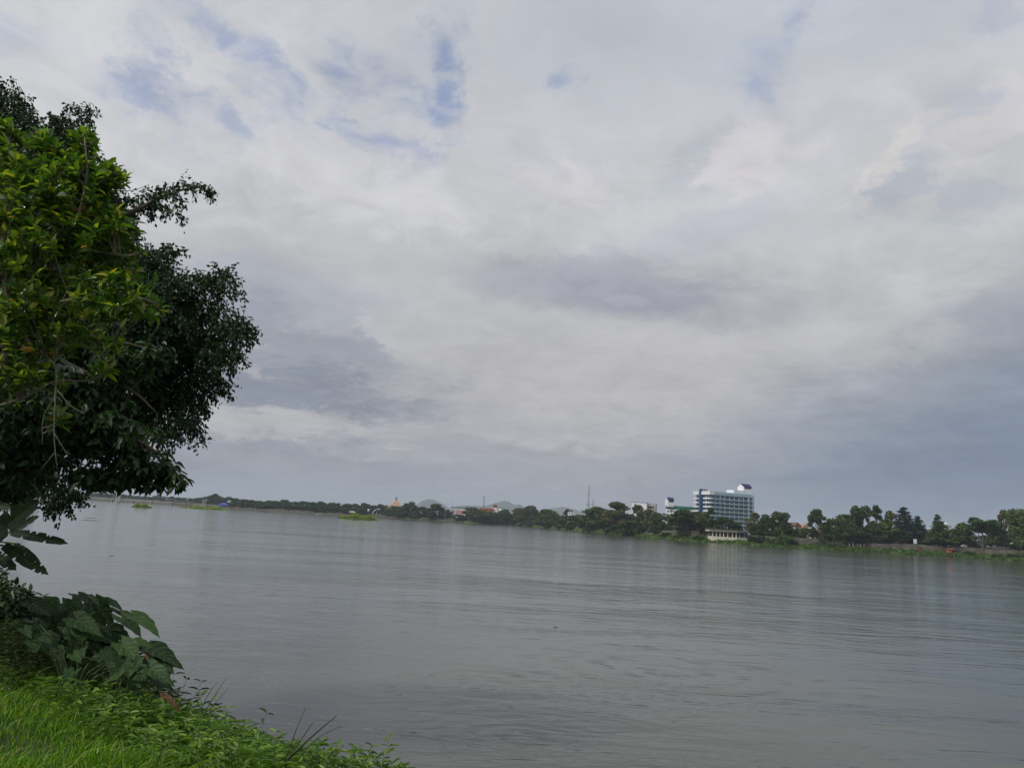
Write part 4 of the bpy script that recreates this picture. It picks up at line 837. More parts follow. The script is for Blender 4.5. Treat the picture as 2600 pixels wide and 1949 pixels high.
# red shed, its unlit opening painted near-black on a solid box
p = at(2418, 9); e = empty('red_shed', p, .05, label='red-orange riverside shed with a dark doorway', cat='shed')
MB().box(-1.7, .1, 0, 2.4, -.5, 2.2).build('wall', M['red_paint'], e); MB().box(.1, 1.7, .5, 2.4, -.3, 2.2).build('doorway', M['opening_dark_paint'], e); MB().box(1.7, 1.85, 0, 2.4, -.3, 2.2).build('wall', M['red_paint'], e)
MB().add([(-2.3, -.5, 2.3), (2.2, -.5, 2.3), (2.2, 2.8, 2.3), (-2.3, 2.8, 2.3), (-1.7, 1.1, 3.0), (1.6, 1.1, 3.0)], [(0, 1, 5, 4), (1, 2, 5), (2, 3, 4, 5), (3, 0, 4), (0, 3, 2, 1)]).build('roof', M['rusty'], e)
# white board
p = at(2325, 24); e = empty('white_board', p, label='tall narrow white board standing left of the spreading tree', cat='board'); MB().box(-.9, .9, 0, .12, .5, 3.0).build('panel', M['white_wall'], e)
for x in (-.8, .8): MB().cyl(x, .2, -.3, 3.0, .06, n=6).build('leg', M['steel'], e)
# vehicles
def car(px, s, label, van=False, col='car_paint', ang=0.0, cat='car'):
    p = at(px, s); e = empty('van' if van else 'parked_car', p, ang, label=label, cat=cat, group=None); b = MB(); L_ = 4.8 if van else 4.3; hw = .85
    prof = [(-L_/2, .35), (L_/2, .35), (L_/2, .85), (L_/2-.25, .95), (L_/2-.9, 1.0), (L_/2-1.5, 1.85 if van else 1.45), (-L_/2+.1 if van else -L_/2+.8, 1.9 if van else 1.45), (-L_/2, 1.0)]
    n = len(prof); b.add([(x, -hw, z) for x, z in prof]+[(x, hw, z) for x, z in prof], [tuple(range(n)), tuple(range(2*n-1, n-1, -1))]+[(i, n+i, n+(i+1) % n, (i+1) % n) for i in range(n)]); b.build('body', M[col], e)
    zt = 1.7 if van else 1.35
    for y in (-hw-.012, hw+.002): MB().box(-L_/2+(.4 if van else 1.0), L_/2-1.55, y, y+.01, 1.02, zt).build('window', M['dark_glass'], e)
    for x in (-L_*.32, L_*.3):
        for y in (-hw+.02, hw-.02): MB().tube([(x, y-.1, .33), (x, y+.1, .33)], .33, 14).build('wheel', M['rubber'], e)
    for y in (-.6, .6): MB().box(L_/2-.04, L_/2+.03, y-.16, y+.16, .62, .8).build('headlight', M['pale_teal'], e)
for a in [(2535, 30, 'white van parked under the thin olive tree', True), (2556, 32, 'white car parked just right of the white van', False), (2516, 31, 'white car parked just left of the white van', False), (2452, 31, 'pale car parked behind the spreading tree, left part', False), (2470, 33, 'pale van parked behind the spreading tree trunks', True), (2104, 38, 'white van behind the open irregular tree', True), (2071, 38, 'white van left of the open irregular tree trunk', True), (2274, 34, 'pale car parked below the airy olive tree', False), (1988, 30, 'pale car under the rounded dark tree', False)]: car(*a, ang=random.uniform(-.15, .15), cat='van' if a[3] else 'car')
# leaning post standing in water at far right
p = at(2593, 1); MB().tube([(0, 0, -1), (.2, 0, 3.5), (.1, 0, 7.5)], [.22, .16, .08], 7).build('bare_tree', M['bark'], loc=p, label='thin dark bare trunk standing at the waterline at the right edge', cat='dead tree')

# ================================================================== THE NEAR BANK
LO = np.array([-1.2, 6.4]); LD = np.array([-.74, .67]); LD /= np.linalg.norm(LD); LNm = np.array([LD[1], -LD[0]])      # u grows toward the river
def uv(x, y): q = np.array([x, y]).T-LO; return q@LNm, q@LD
rsn = np.random.default_rng(5); ph = rsn.uniform(0, 6.28, 12)
def bank_z(x, y):
    x = np.asarray(x, float); y = np.asarray(y, float); u, v = uv(x, y)
    u = u+.25*np.sin(v*.9+ph[0])+.15*np.sin(v*2.3+ph[1])
    z = np.interp(u, [-60, -6, -3, -1.2, 0, .8, 2.2, 4.4, 5.4, 9], [4.9, 4.45, 4.32, 4.05, 3.72, 3.2, 1.9, .05, -.7, -3])
    return z+.035*np.sin(x*2.1+ph[2])*np.sin(y*1.9+ph[3])+.02*np.sin(x*5.3+ph[4])*np.sin(y*4.7+ph[5])
us = np.concatenate([np.arange(-60, -8, 3.0), np.arange(-8, 9.1, .25)]); vs_ = np.concatenate([np.arange(-90, -12, 3.0), np.arange(-12, 24, .3), np.arange(24, 60, 1.5), np.arange(60, 241, 8)])
UU, VV = np.meshgrid(us, vs_, indexing='ij'); XY = LO+UU[..., None]*LNm+VV[..., None]*LD; Zb = bank_z(XY[..., 0].ravel(), XY[..., 1].ravel())
Vb = np.stack([XY[..., 0].ravel(), XY[..., 1].ravel(), Zb], 1); nu, nv = UU.shape
ii, jj = np.meshgrid(np.arange(nu-1), np.arange(nv-1), indexing='ij'); a_ = (ii*nv+jj).ravel()
link('near_ground', npmesh('near_ground', Vb, [np.stack([a_, a_+nv, a_+nv+1, a_+1], 1)], smooth=True), M['soil'], kind='structure')

def inframe(p, mx=350, lo=-400, hi=3000):
    x, y, d = proj(p); return (d > .3) & (x > lo) & (x < hi) & (y < 1949+mx)
# grass blades: one sheet of stuff
def blades(n, umin, umax, vmin, vmax, h0, h1, w0, seed, lean=.5):
    rs = np.random.default_rng(seed); u = rs.uniform(umin, umax, n); v = vmin+(vmax-vmin)*rs.random(n)**1.6
    xy = LO+u[:, None]*LNm+v[:, None]*LD; z = bank_z(xy[:, 0], xy[:, 1]); b = np.column_stack([xy, z]); k = inframe(b); b = b[k]; n = len(b)
    pat = .75+.35*np.sin(b[:, 0]*2.7+1)*np.sin(b[:, 1]*2.2)+.2*rs.normal(size=n); h = rs.uniform(h0, h1, n)*np.clip(pat, .55, 1.5)
    ang = rs.uniform(0, 6.28, n); w_ = w0*rs.uniform(.6, 1.4, n); sx = np.column_stack([np.cos(ang)*w_, np.sin(ang)*w_, 0*w_])
    la = rs.uniform(0, 6.28, n)+0; ln = np.column_stack([np.cos(la)+.35, np.sin(la)*.9-.1, 0*la])*(h*lean*rs.uniform(.2, 1.3, n))[:, None]; up = np.column_stack([0*h, 0*h, h])
    V = np.stack([b-sx, b+sx, b+sx*.9+ln*.3+up*.6, b-sx*.9+ln*.3+up*.6, b+ln+up*.92], 1).reshape(-1, 3); i = np.arange(n)*5
    return V, np.stack([i, i+1, i+2, i+3], 1), np.stack([i+3, i+2, i+4], 1)
Vs, f4, f3, o_ = [], [], [], 0
for a in ((130000, -6, .4, -4, 7, .04, .13, .0035, 21), (50000, -5.5, .6, 3, 16, .08, .2, .006, 22), (3500, -6, .6, -4, 12, .12, .26, .004, 23), (22000, -1.6, .9, -2, 5, .08, .22, .005, 24)):
    v, a4, a3 = blades(*a, lean=1.0); Vs.append(v); f4.append(a4+o_); f3.append(a3+o_); o_ += len(v)
link('grass', npmesh('grass', np.concatenate(Vs), [np.concatenate(f4), np.concatenate(f3)]), M['grass'], kind='stuff', label='dense bright green grass covering the near bank', cat='grass')

# general leaf placer ------------------------------------------------------------
TPL = {'lance': (np.array([(0, 0, 0), (.3, .5, .10), (.68, .38, .04), (1, 0, -.16), (.68, -.38, .04), (.3, -.5, .10), (.45, 0, -.02)]), [(0, 6, 1), (1, 6, 2), (2, 6, 3), (3, 6, 4), (4, 6, 5), (5, 6, 0)]),
       'small': (np.array([(0, 0, 0), (.5, .5, .10), (1, 0, -.12), (.5, -.5, .10)]), [(0, 1, 2, 3)])}
def leaves(P0, Dv, Lg, Wd_, tpl, rs, roll=None, upb=1.0):
    T_, Fc = TPL[tpl]; n = len(P0); Dv = Dv/np.linalg.norm(Dv, axis=1)[:, None]; up = rs.normal(size=(n, 3))*.45+np.array([0, 0, upb])
    W_ = np.cross(up, Dv); W_ /= np.linalg.norm(W_, axis=1)[:, None]+1e-9; U_ = np.cross(Dv, W_)
    V = P0[:, None]+Dv[:, None]*(T_[None, :, 0:1]*Lg[:, None, None])+W_[:, None]*(T_[None, :, 1:2]*Wd_[:, None, None])+U_[:, None]*(T_[None, :, 2:3]*Lg[:, None, None])
    k = len(T_); base = (np.arange(n)*k)[:, None, None]; return V.reshape(-1, 3), (base+np.array(Fc)[None]).reshape(-1, len(Fc[0]))
# leafy ground herbs along the crest: stuff
def herbs(n, urange, vrange, h0, h1, seed, ll=.065, nl=9, wr_=.25):
    rs = np.random.default_rng(seed); u = rs.uniform(*urange, n); v = rs.uniform(*vrange, n); xy = LO+u[:, None]*LNm+v[:, None]*LD; z = bank_z(xy[:, 0], xy[:, 1]); b = np.column_stack([xy, z]); kp = inframe(b) & (rs.random(n) < np.clip((v-vrange[0])/2.0, .06, 1)) & (rs.random(n) < np.clip((u-urange[0])/.7, .12, 1)); b = b[kp]; n = len(b)
    h = rs.uniform(h0, h1, n); tilt = rs.normal(size=(n, 3))*.22; tilt[:, 2] = 1; P0 = []; Dv = []; SV = []; SF = []
    for j in range(nl):
        t = .25+.75*j/(nl-1); p = b+tilt*(h*t)[:, None]; ang = j*2.4+rs.uniform(0, 6.28, n)
        for s_ in (0, 1):
            a = ang+s_*3.14; P0.append(p); Dv.append(np.column_stack([np.cos(a), np.sin(a), rs.uniform(-.25, .55, n)*(1.3-t)+.25*t]))
    P0 = np.concatenate(P0); Dv = np.concatenate(Dv); m = len(P0); Lg = ll*rs.uniform(.6, 1.35, m)
    V, f = leaves(P0, Dv, Lg, Lg*wr_, 'lance', rs)
    w_ = .0025; a = b; c = b+tilt*h[:, None]; sx = np.array([w_, 0, 0]); sy = np.array([0, w_, 0]); SV = np.stack([a-sx, a+sx, c+sx*.5, c-sx*.5, a-sy, a+sy, c+sy*.5, c-sy*.5], 1).reshape(-1, 3); i = np.arange(n)*8
    SF = np.concatenate([np.stack([i, i+1, i+2, i+3], 1), np.stack([i+4, i+5, i+6, i+7], 1)])
    return V, f, SV, SF
V1, f1, SV, SF = herbs(1350, (-1.3, .6), (-.8, 3.6), .12, .32, 31, ll=.095, nl=7); V2, f2, SV2, SF2 = herbs(800, (.0, 1.0), (-.5, 4.5), .15, .42, 32, ll=.09, nl=7)
link('leafy_weeds', npmesh('leafy_weeds', np.concatenate([V1, SV, V2, SV2]), [f1, SF+len(V1), f2+len(V1)+len(SV), SF2+len(V1)+len(SV)+len(V2)]), M['herb'], kind='stuff', label='light green leafy weeds crowding the edge of the near bank', cat='weeds')
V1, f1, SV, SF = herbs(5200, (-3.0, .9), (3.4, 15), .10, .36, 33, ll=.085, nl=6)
link('shaded_weeds', npmesh('shaded_weeds', np.concatenate([V1, SV]), [f1, SF+len(V1)]), M['herb_shade_tone'], kind='stuff', label='tangled low weeds beneath the trees, shade put into their dark colour', cat='weeds')
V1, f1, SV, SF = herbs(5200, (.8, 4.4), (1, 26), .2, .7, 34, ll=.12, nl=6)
link('slope_weeds', npmesh('slope_weeds', np.concatenate([V1, SV]), [f1, SF+len(V1)]), M['herb_shade_tone'], kind='stuff', label='weeds covering the steep slope down to the water', cat='weeds')
# single weed stalks standing out against the water
def stalk(px, ybase, xt, yt, D, label, nl=7, ll=.07, grp=None, mt='herb'):
    a = P(px, ybase, D); c = P(xt, yt, D+.1); a.z = min(a.z, float(bank_z(a.x, a.y))+.0) if a.z-float(bank_z(a.x, a.y)) < .6 else a.z-.25; m_ = (a+c)/2+Vector((.01, 0, .03)); pts = bez([a, m_, c], 4)
    e = empty('weed_stalk', a, label=label, cat='weed', group=grp); b = MB(); b.tube([p-a for p in pts], [.004]*5+[.002]*(len(pts)-5), 5); b.build('stem', M['stalk'], e)
    rs = np.random.default_rng(int(px)); P0 = []; Dv = []
    for j in range(nl):
        q = a.lerp(c, .25+.75*j/(nl-1)); an = j*2.2+px
        for s_ in (0, 3.14): P0.append(q-a); Dv.append((math.cos(an+s_), math.sin(an+s_), .35-.5*(1-j/nl)))
    Lg = ll*rs.uniform(.7, 1.2, len(P0)); V, f = leaves(np.array([list(p) for p in P0]), np.array(Dv), Lg, Lg*.3, 'lance', rs); link('leaves', npmesh('leaves', V, [f]), M[mt], e)
for i, a in enumerate([(570, 1940, 572, 1795), (600, 1950, 606, 1830), (655, 1960, 650, 1862), (690, 1960, 700, 1858), (760, 1970, 775, 1890), (795, 1975, 790, 1900), (836, 1990, 842, 1905), (870, 1990, 880, 1930), (905, 2000, 900, 1912), (940, 2000, 948, 1925), (975, 2010, 968, 1940), (535, 1900, 545, 1770), (500, 1880, 512, 1760)]):
    stalk(*a, 6.0+.1*(i % 3), nth(sorted([570, 600, 655, 690, 760, 795, 836, 870, 905, 940, 975, 535, 500]).index(a[0]))+' leafy weed stalk from the left standing out against the water', grp='weed stalks at the bank edge')
def reedblade(pts, D, label, r=.004, mt='drystalk'):
    ps = bez([P(x, y, D) for x, y in pts], 5); o = ps[0].copy(); MB().tube([p-o for p in ps], [1.5*r*(1-.7*i/(len(ps)-1)) for i in range(len(ps))], 5).build('grass_stalk', M[mt], loc=o, label=label, cat='grass stalk')
reedblade([(722, 1935), (745, 1870), (775, 1797)], 6.1, 'steepest thin dark grass stalk over the water left of the fanned pair')
reedblade([(730, 1930), (762, 1880), (795, 1832)], 6.1, 'short middle grass stalk of the leaning group over the water', .005)
reedblade([(730, 1925), (790, 1870), (855, 1815)], 6.1, 'long thick grass stalk leaning right over the water', .008)
reedblade([(760, 1920), (810, 1870), (870, 1840)], 6.1, 'lowest pale grass stalk leaning far right', .003)
reedblade([(515, 1815), (545, 1765), (575, 1719)], 7.2, 'tall thin grass stalk beside the brown dead leaf')
reedblade([(510, 1800), (530, 1760), (553, 1729)], 7.2, 'thin grass stalk left of the tall one by the dead leaf', .003)
reedblade([(530, 1800), (555, 1775), (577, 1747)], 7.2, 'short thin grass stalk right of the tall one by the dead leaf', .003)
reedblade([(12, 1500), (40, 1520), (64, 1535)], 13, 'pale bare stick lying across the dark weeds at the left', .02, 'paleb')
# ------------------------------------------------------------------ taro plants
def leafblade(name, base, tip, halfw, face, mt, par, off, kind='taro', seed=0, droop=.12, notch=True):
    """a broad leaf from stalk point to tip; face = vector its upper side looks to"""
    rd = random.Random(seed); ax = tip-base; Lg = ax.length; ax.normalize(); sd_ = face.cross(ax).normalized(); up = ax.cross(sd_)
    n = 15 if kind == 'taro' else 34; V = []; m = 4; cuts = set(rd.sample(range(4, n-1), 6)) if kind == 'banana' else ()
    for i in range(n+1):
        t = i/n
        if kind == 'banana' and i in cuts: tear = .4
        else: tear = 1
        if kind == 'taro': wd = halfw*(.7+.3*math.sin(min(1, t/.2)*math.pi/2))*(1-max(0, (t-.2)/.8)**1.2) if t > .0 else halfw*.55
        else: wd = halfw*(math.sin(math.pi*min(1, t*.9+.1))**.45)*(1 if t < .93 else .55)
        for j in range(-m, m+1):
            s = j/m; w_ = wd*s*(1+(.05 if kind == 'banana' else .13*abs(s))*math.sin(t*23+seed+j)); w_ *= tear if (s < 0) == (i % 2 == 0) else 1; x = t*Lg
            if kind == 'taro' and t < .3: x -= Lg*.34*abs(s)**.9*(1-t/.3)                     # the two back lobes
            z = abs(s)*wd*.22-droop*Lg*t*t+.035*halfw*math.sin(t*26+j*1.3+seed)*abs(s)
            V.append(base-off+ax*x+sd_*w_+up*z)
    k = 2*m+1; f = []
    for i in range(n):
        for j in range(2*m):
            f.append((i*k+j, (i+1)*k+j, (i+1)*k+j+1, i*k+j+1))
    me = npmesh(name, [tuple(v) for v in V], [np.array(f)], smooth=True)
    ac = me.attributes.new('leaf_co', 'FLOAT_VECTOR', 'POINT'); ac.data.foreach_set('vector', np.array([(i/n, j/m, 0) for i in range(n+1) for j in range(-m, m+1)], dtype=np.float32).ravel()); return link(name, me, mt, par)
# base px, tip px, half width px, how far the blade turns its face away, depth
TA = [
 [(1250, 240, 1515, 395, 24, .85), (1140, 250, 1340, 410, 22, .8), (1000, 100, 1165, 172, 17, .8), (745, 50, 935, 145, 17, .8), (850, 50, 940, 130, 8, .9), (900, 130, 1068, 335, 46, .25), (1020, 165, 1195, 235, 10, .9), (850, 200, 800, 275, 42, .3)],
 [(300, 110, 470, 215, 30, .5), (430, 130, 640, 240, 40, .4), (560, 230, 760, 290, 26, .6), (670, 100, 780, 270, 30, .5), (380, 280, 520, 320, 34, .4), (520, 360, 700, 372, 17, .6), (640, 160, 520, 250, 34, .5), (470, 240, 440, 330, 26, .3)],
 [(720, 270, 960, 400, 36, .45), (860, 370, 1090, 480, 34, .5), (1030, 360, 1250, 465, 32, .5), (960, 360, 1130, 340, 22, .6), (850, 480, 940, 520, 24, .4), (800, 420, 690, 560, 36, .3), (700, 420, 850, 500, 30, .6)],
 [(1150, 500, 1330, 660, 36, .35), (1440, 540, 1703, 697, 28, .7), (1280, 480, 1440, 520, 20, .7), (1360, 520, 1500, 600, 20, .7), (1400, 620, 1630, 750, 34, .5), (1500, 560, 1640, 740, 18, .6), (1250, 560, 1180, 660, 24, .3)],
 [(1410, 720, 1630, 865, 32, .45), (1150, 740, 1020, 800, 26, .3), (1130, 740, 1290, 770, 32, .35), (1180, 690, 1080, 720, 24, .2), (1290, 760, 1420, 830, 34, .4), (990, 590, 1120, 660, 24, .4), (1040, 780, 960, 820, 24, .4), (1300, 640, 1250, 740, 20, .3)],
 [(790, 530, 772, 610, 29, .05)],
 [(690, 750, 590, 850, 26, .3), (640, 735, 620, 800, 18, .3)],
]
_r = random.Random(12)
def _lf():
    t = _r.random(); x = 250+1250*t+_r.uniform(-130, 90); y = 330+480*t+_r.uniform(-60, 130); a = _r.uniform(-.6, .9)+.3
    return (x, y, x+_r.uniform(80, 150)*math.cos(a), y+_r.uniform(60, 120)*math.sin(a)+20, _r.uniform(16, 24), _r.uniform(.3, .8))
TA.append([_lf() for _ in range(16)]); TA.append([_lf() for _ in range(16)])
TL = ['tall taro plant whose narrow leaves stick out farthest over the water', 'dark shaded taro clump at the upper left of the group', 'broad leaved taro plant in the middle of the group', 'taro plant with a long pointed leaf hanging right over the water', 'lowest taro plant with pale veined leaves above the weeds', 'young taro plant with a single bright heart leaf', 'small taro plant with two bright leaves in the grass', 'low spreading taro runner linking the plants, nearer the weeds', 'low spreading taro runner behind the plants, nearer the water']
TD = [9.2, 9.6, 8.9, 8.5, 8.0, 8.3, 7.6, 8.4, 9.0]
for i, (pl, lab, D) in enumerate(zip(TA, TL, TD)):
    cs = [P(a[0]/3.687, 1500+a[1]/3.687, D) for a in pl]; cx = sum((c.x for c in cs))/len(cs)-.15; cy = D+.1; root = Vector((cx, cy, float(bank_z(cx, cy))))
    e = empty('taro_plant', root, label=lab, cat='taro plant')
    if 3 < len(pl) < 12: pl = pl+[(a[0]+random.uniform(-70, 60), a[1]+random.uniform(20, 80), a[2]+random.uniform(-70, 40), a[3]+random.uniform(10, 70), a[4]*.9, random.uniform(.3, .8)) for a in pl if a[5] < .78]
    for j, (bx, by, tx, ty, hw, tn) in enumerate(pl):
        d = D+((j*37) % 7-3)*.07; bs = P(bx/3.687, 1500+by/3.687, d); tp = P(tx/3.687, 1500+ty/3.687, d-.18+.1*(j % 3)); w_ = .52*hw/F*d/max(.4, math.cos(tn*1.45))
        fc_ = Vector((0, -math.cos(min(1.55, tn*1.75)), 0))+Vector((.25, 0, 1))*math.sin(min(1.55, tn*1.75))
        leafblade('leaf', bs, tp, min(w_, .42*(tp-bs).length), fc_, M['taro'], e, root, 'taro', i*10+j)
        rt = Vector((random.uniform(-.06, .06), random.uniform(-.06, .06), -.05)); b_ = bs-root; mid = rt.lerp(b_, .55)+Vector((0, 0, .12)); mid.x = rt.x*.6+b_.x*.4
        MB().tube(bez([rt, mid, b_], 5), [.011]*6+[.006]*5, 6).build('stalk', M['stalk'], e)
# dead leaf and an orange one
def flat_leaf(px, py, px2, py2, D, hw, label, m):
    a, c = P(px, py, D), P(px2, py2, D-.1); o = leafblade('dead_leaf', a, c, hw, Vector((.2, -.7, .6)), M[m], None, a, 'taro', 3, .3); o.location = a; tag(o, label, 'dead leaf')
flat_leaf(420, 1766, 457, 1795, 7.4, .028, 'curled reddish brown dead leaf at the bank edge below the taro', 'dead')
flat_leaf(370, 1665, 380, 1678, 8.0, .016, 'small orange-brown dead leaf caught between taro leaves', 'dead')
# ------------------------------------------------------------------ banana plant
bx, by = -8.6, 11.2; root = Vector((bx, by, float(bank_z(bx, by)))); e = empty('banana_plant', root, label='banana plant with dark torn leaves at the left edge', cat='banana plant')
MB().tube([(0, 0, -.1), (.05, 0, .5), (.1, 0, 1.1)], [.11, .09, .06], 9).build('stem', M['stalk'], e)
for j, (ax_, ay, tx, ty, hw, tn, d) in enumerate([(30, 1352, 166, 1373, 13, .35, 11.2), (-40, 1385, 88, 1268, 34, .35, 11.0), (10, 1385, 117, 1453, 15, .3, 11.0), (35, 1350, 93, 1308, 14, .4, 11.4), (40, 1380, 101, 1424, 8, .6, 11.2), (-20, 1400, 37, 1443, 14, .3, 11.3), (-60, 1275, 24, 1286, 12, .3, 11.8), (-120, 1360, 10, 1330, 36, .3, 10.8), (-110, 1420, -10, 1400, 30, .3, 10.8)]):
    bs, tp = P(ax_, ay, d), P(tx, ty, d-.2); fc_ = Vector((0, -math.cos(tn*1.45), 0))+Vector((.15, 0, 1))*math.sin(tn*1.45)
    leafblade('leaf', bs, tp, hw/F*d, fc_, M['banana'], e, root, 'banana', j+3, .08)
    MB().tube(bez([Vector((.1, 0, .9)), (bs-root)*.5+Vector((.05, 0, .6)), bs-root], 4), [.03]*5+[.014]*4, 6).build('stalk', M['stalk'], e)

# ------------------------------------------------------------------ dark fine-leaved tree
def crown_points(E, n, rs, shell=.35, base=None):
    """E: (px,py,rx,ry,depth) ellipsoids -> points on/in them and outward directions"""
    A = []
    for (px, py, rx, ry, D, rz) in E:
        c = P(px, py, D); A.append((c.x, c.y, c.z, rx/F*D, rz, ry/F*D))
    A = np.array(A); w_ = A[:, 3]*A[:, 5]+.35*(A[:, 3]+A[:, 5])*A[:, 4]; w_ /= w_.sum(); k = rs.choice(len(A), n, p=w_); A = A[k]
    d = rs.normal(size=(n, 3)); d /= np.linalg.norm(d, axis=1)[:, None]; r = shell+(1.06-shell)*rs.random(n)**.6
    r *= 1+.10*np.sin(d[:, 0]*9+k)*np.sin(d[:, 2]*8+k*1.7)
    return A[:, :3]+d*A[:, 3:6]*r[:, None], d, k
FD = 18.0; rs = np.random.default_rng(77)
C0 = [(15, 272, 55, 62), (-70, 330, 110, 120), (60, 375, 105, 85), (150, 372, 75, 62), (178, 312, 42, 24), (222, 287, 26, 13), (246, 278, 10, 8), (160, 460, 120, 110), (-60, 520, 130, 140), (245, 570, 95, 80), (325, 520, 36, 26), (375, 508, 36, 18), (428, 485, 32, 14), (470, 470, 26, 11), (508, 468, 18, 7), (527, 482, 6, 12), (405, 522, 22, 7), (440, 536, 16, 5), (466, 552, 10, 6),
      (385, 655, 46, 28), (428, 632, 20, 10), (452, 642, 10, 6), (320, 700, 120, 90), (450, 738, 105, 55), (540, 705, 48, 24), (582, 700, 20, 18), (595, 735, 12, 22), (480, 830, 125, 75), (590, 825, 38, 28), (625, 845, 18, 11), (640, 855, 7, 12), (560, 900, 44, 34), (590, 900, 20, 22), (360, 850, 170, 120), (450, 950, 100, 72), (540, 940, 28, 16), (555, 985, 26, 14), (575, 972, 8, 10), (400, 1040, 110, 60), (492, 1012, 34, 26), (480, 1075, 26, 18), (505, 1092, 12, 16), (430, 1100, 30, 16), (250, 950, 200, 150), (150, 800, 200, 200), (230, 1090, 130, 80), (60, 1050, 180, 150), (40, 1180, 110, 75), (140, 1250, 52, 18), (185, 1258, 20, 9), (20, 1235, 60, 34), (-60, 1200, 80, 90), (150, 1285, 30, 12), (-150, 700, 200, 350), (-120, 1000, 160, 250)]
E = [(a, b, c, d, FD+rs.uniform(-1.2, 1.2)*(1 if c < 100 else .5), max(.25, (c+d)/2/F*FD*1.15)) for a, b, c, d in C0]
n = 230000; Pt, dd, kk = crown_points(E, n, rs, .25); keep = inframe(Pt, lo=-500); Pt, dd = Pt[keep], dd[keep]; n = len(Pt)
# twigs: leaves gather in drooping tufts
tw = rs.integers(0, n, n//16); ti = tw[rs.integers(0, len(tw), n)]; tgt = Pt[ti]; tdir = dd*.75+rs.normal(size=dd.shape)*.35+np.array([0, 0, -.35]); tdir /= np.linalg.norm(tdir, axis=1)[:, None]; tdir = tdir[ti]; tt = rs.random(n)
from_ = rs.normal(size=(n, 3))*.10; near_t = tgt+tdir*(tt*.28)[:, None]+np.array([0, 0, -1.])*(tt**2*.10)[:, None]+from_*.35; use = rs.random(n) < .82; Pt = np.where(use[:, None], near_t, Pt)
Dv = tdir*.5+rs.normal(size=(n, 3))*.5+np.array([0, 0, -.6]); Lg = rs.uniform(.07, .125, n)
fr = Vector((-13.6, 18.2, float(bank_z(-13.6, 18.2)))); V, f = leaves(Pt-np.array(fr), Dv, Lg, Lg*.56, 'small', rs, upb=.6)
fe = empty('fig_tree', fr, label='huge dark fine-leaved tree overhanging the river on the left', cat='tree'); link('crown', npmesh('crown', V, [f]), M['ficus'], fe)
tb = MB(); tb.tube(bez([(0, 0, -.3), (.3, -.1, 1.8), (.9, -.2, 4), (1.6, -.2, 6.5), (2, -.1, 9)], 4), [.62, .58, .54, .5, .47, .45, .43, .4, .38, .34, .3, .27, .24, .2, .17, .14, .1], 12)
for (zs, pts, r0) in [(1.5, [(120, 1060), (300, 1010), (470, 1040)], .16), (3.2, [(200, 900), (380, 880), (560, 900)], .18), (3.6, [(220, 830), (430, 800), (620, 842)], .18), (4.6, [(200, 760), (400, 730), (585, 700)], .16), (5.4, [(180, 650), (330, 660), (430, 630)], .12), (6.2, [(150, 600), (320, 545), (430, 492), (520, 470)], .12), (7.0, [(120, 480), (160, 380), (240, 283)], .1), (7.0, [(20, 420), (15, 280)], .1), (1.2, [(60, 1180), (140, 1235), (190, 1258)], .08), (2.4, [(200, 1000), (400, 1000), (540, 985)], .1)]:
    a = Vector((.15+zs*.22, -.15, zs)); q = [a]+[P(x, y, FD)-fr for x, y in pts]; s_ = bez(q, 4); tb.tube(s_, [r0*(1-.9*i/(len(s_)-1)) for i in range(len(s_))], 7)
tb.build('trunk', M['bark'], fe, smooth=True)
# ------------------------------------------------------------------ bright broad-leaved tree, nearest
ND = 6.5; rs = np.random.default_rng(99); rd = random.Random(9)
nr = Vector((-5.6, 6.2, float(bank_z(-5.6, 6.2)))); ne = empty('young_tree', nr, label='nearest tree with bright yellow-green glossy leaves at the left edge', cat='tree'); tb = MB(); LIMB = []
def limb(pts, r0, r1=.006, n=5):
    s_ = bez([p if isinstance(p, Vector) else P(p[0], p[1], ND+(p[2] if len(p) > 2 else 0)) for p in pts], n); tb.tube([p-nr for p in s_], [r0+(r1-r0)*i/(len(s_)-1) for i in range(len(s_))], 8)
    for i, p in enumerate(s_): LIMB.append(list(p))
    return s_
limb([nr+Vector((0, 0, -.2)), nr+Vector((.1, 0, 1.6)), (-60, 1020, 0), (20, 905, 0), (70, 800, .05)], .085, .05)
limb([(20, 905, 0), (62, 760, 0), (110, 650, 0), (150, 560, .05), (160, 450, .1), (150, 380, .1)], .045)
limb([(70, 800, .05), (130, 660, .1), (205, 560, .1), (235, 500, .05), (270, 462, 0), (305, 428, 0)], .045, .016)
limb([(20, 905, 0), (20, 780, -.2), (10, 600, -.2), (25, 420, -.1), (20, 330, 0)], .04)
limb([(130, 660, .1), (230, 640, 0), (320, 650, -.1), (350, 640, -.1)], .018); limb([(70, 800, .05), (180, 760, -.2), (300, 745, -.2), (400, 770, -.2)], .02)
limb([(110, 650, 0), (190, 560, -.2), (220, 450, -.2), (215, 350, -.2)], .016); limb([(20, 905, 0), (120, 885, .1), (210, 872, .1), (300, 852, .1)], .014, .004)
limb([(-40, 1040, 0), (60, 1010, -.1), (140, 968, -.1), (230, 965, -.1), (290, 928, -.1)], .012, .003); limb([(50, 880, 0), (135, 920, -.2), (140, 1010, -.2), (137, 1100, -.2), (145, 1190, -.2)], .010, .003)
limb([(139, 1010, -.2), (110, 1060, -.2), (108, 1130, -.2)], .004, .002); limb([(138, 1100, -.2), (175, 1160, -.2)], .004, .002); limb([(138, 1150, -.2), (105, 1190, -.2)], .004, .002); limb([(145, 990, -.2), (180, 1030, -.2), (215, 1050, -.2)], .005, .002)
limb([(205, 500, .1), (290, 485, .1), (335, 484, .1), (372, 472, .1)], .006, .002)
limb([(-60, 1020, 0), (-200, 800, .3), (-260, 500, .3)], .05); limb([(-60, 1020, 0), (-260, 900, -.4), (-420, 700, -.6)], .04)
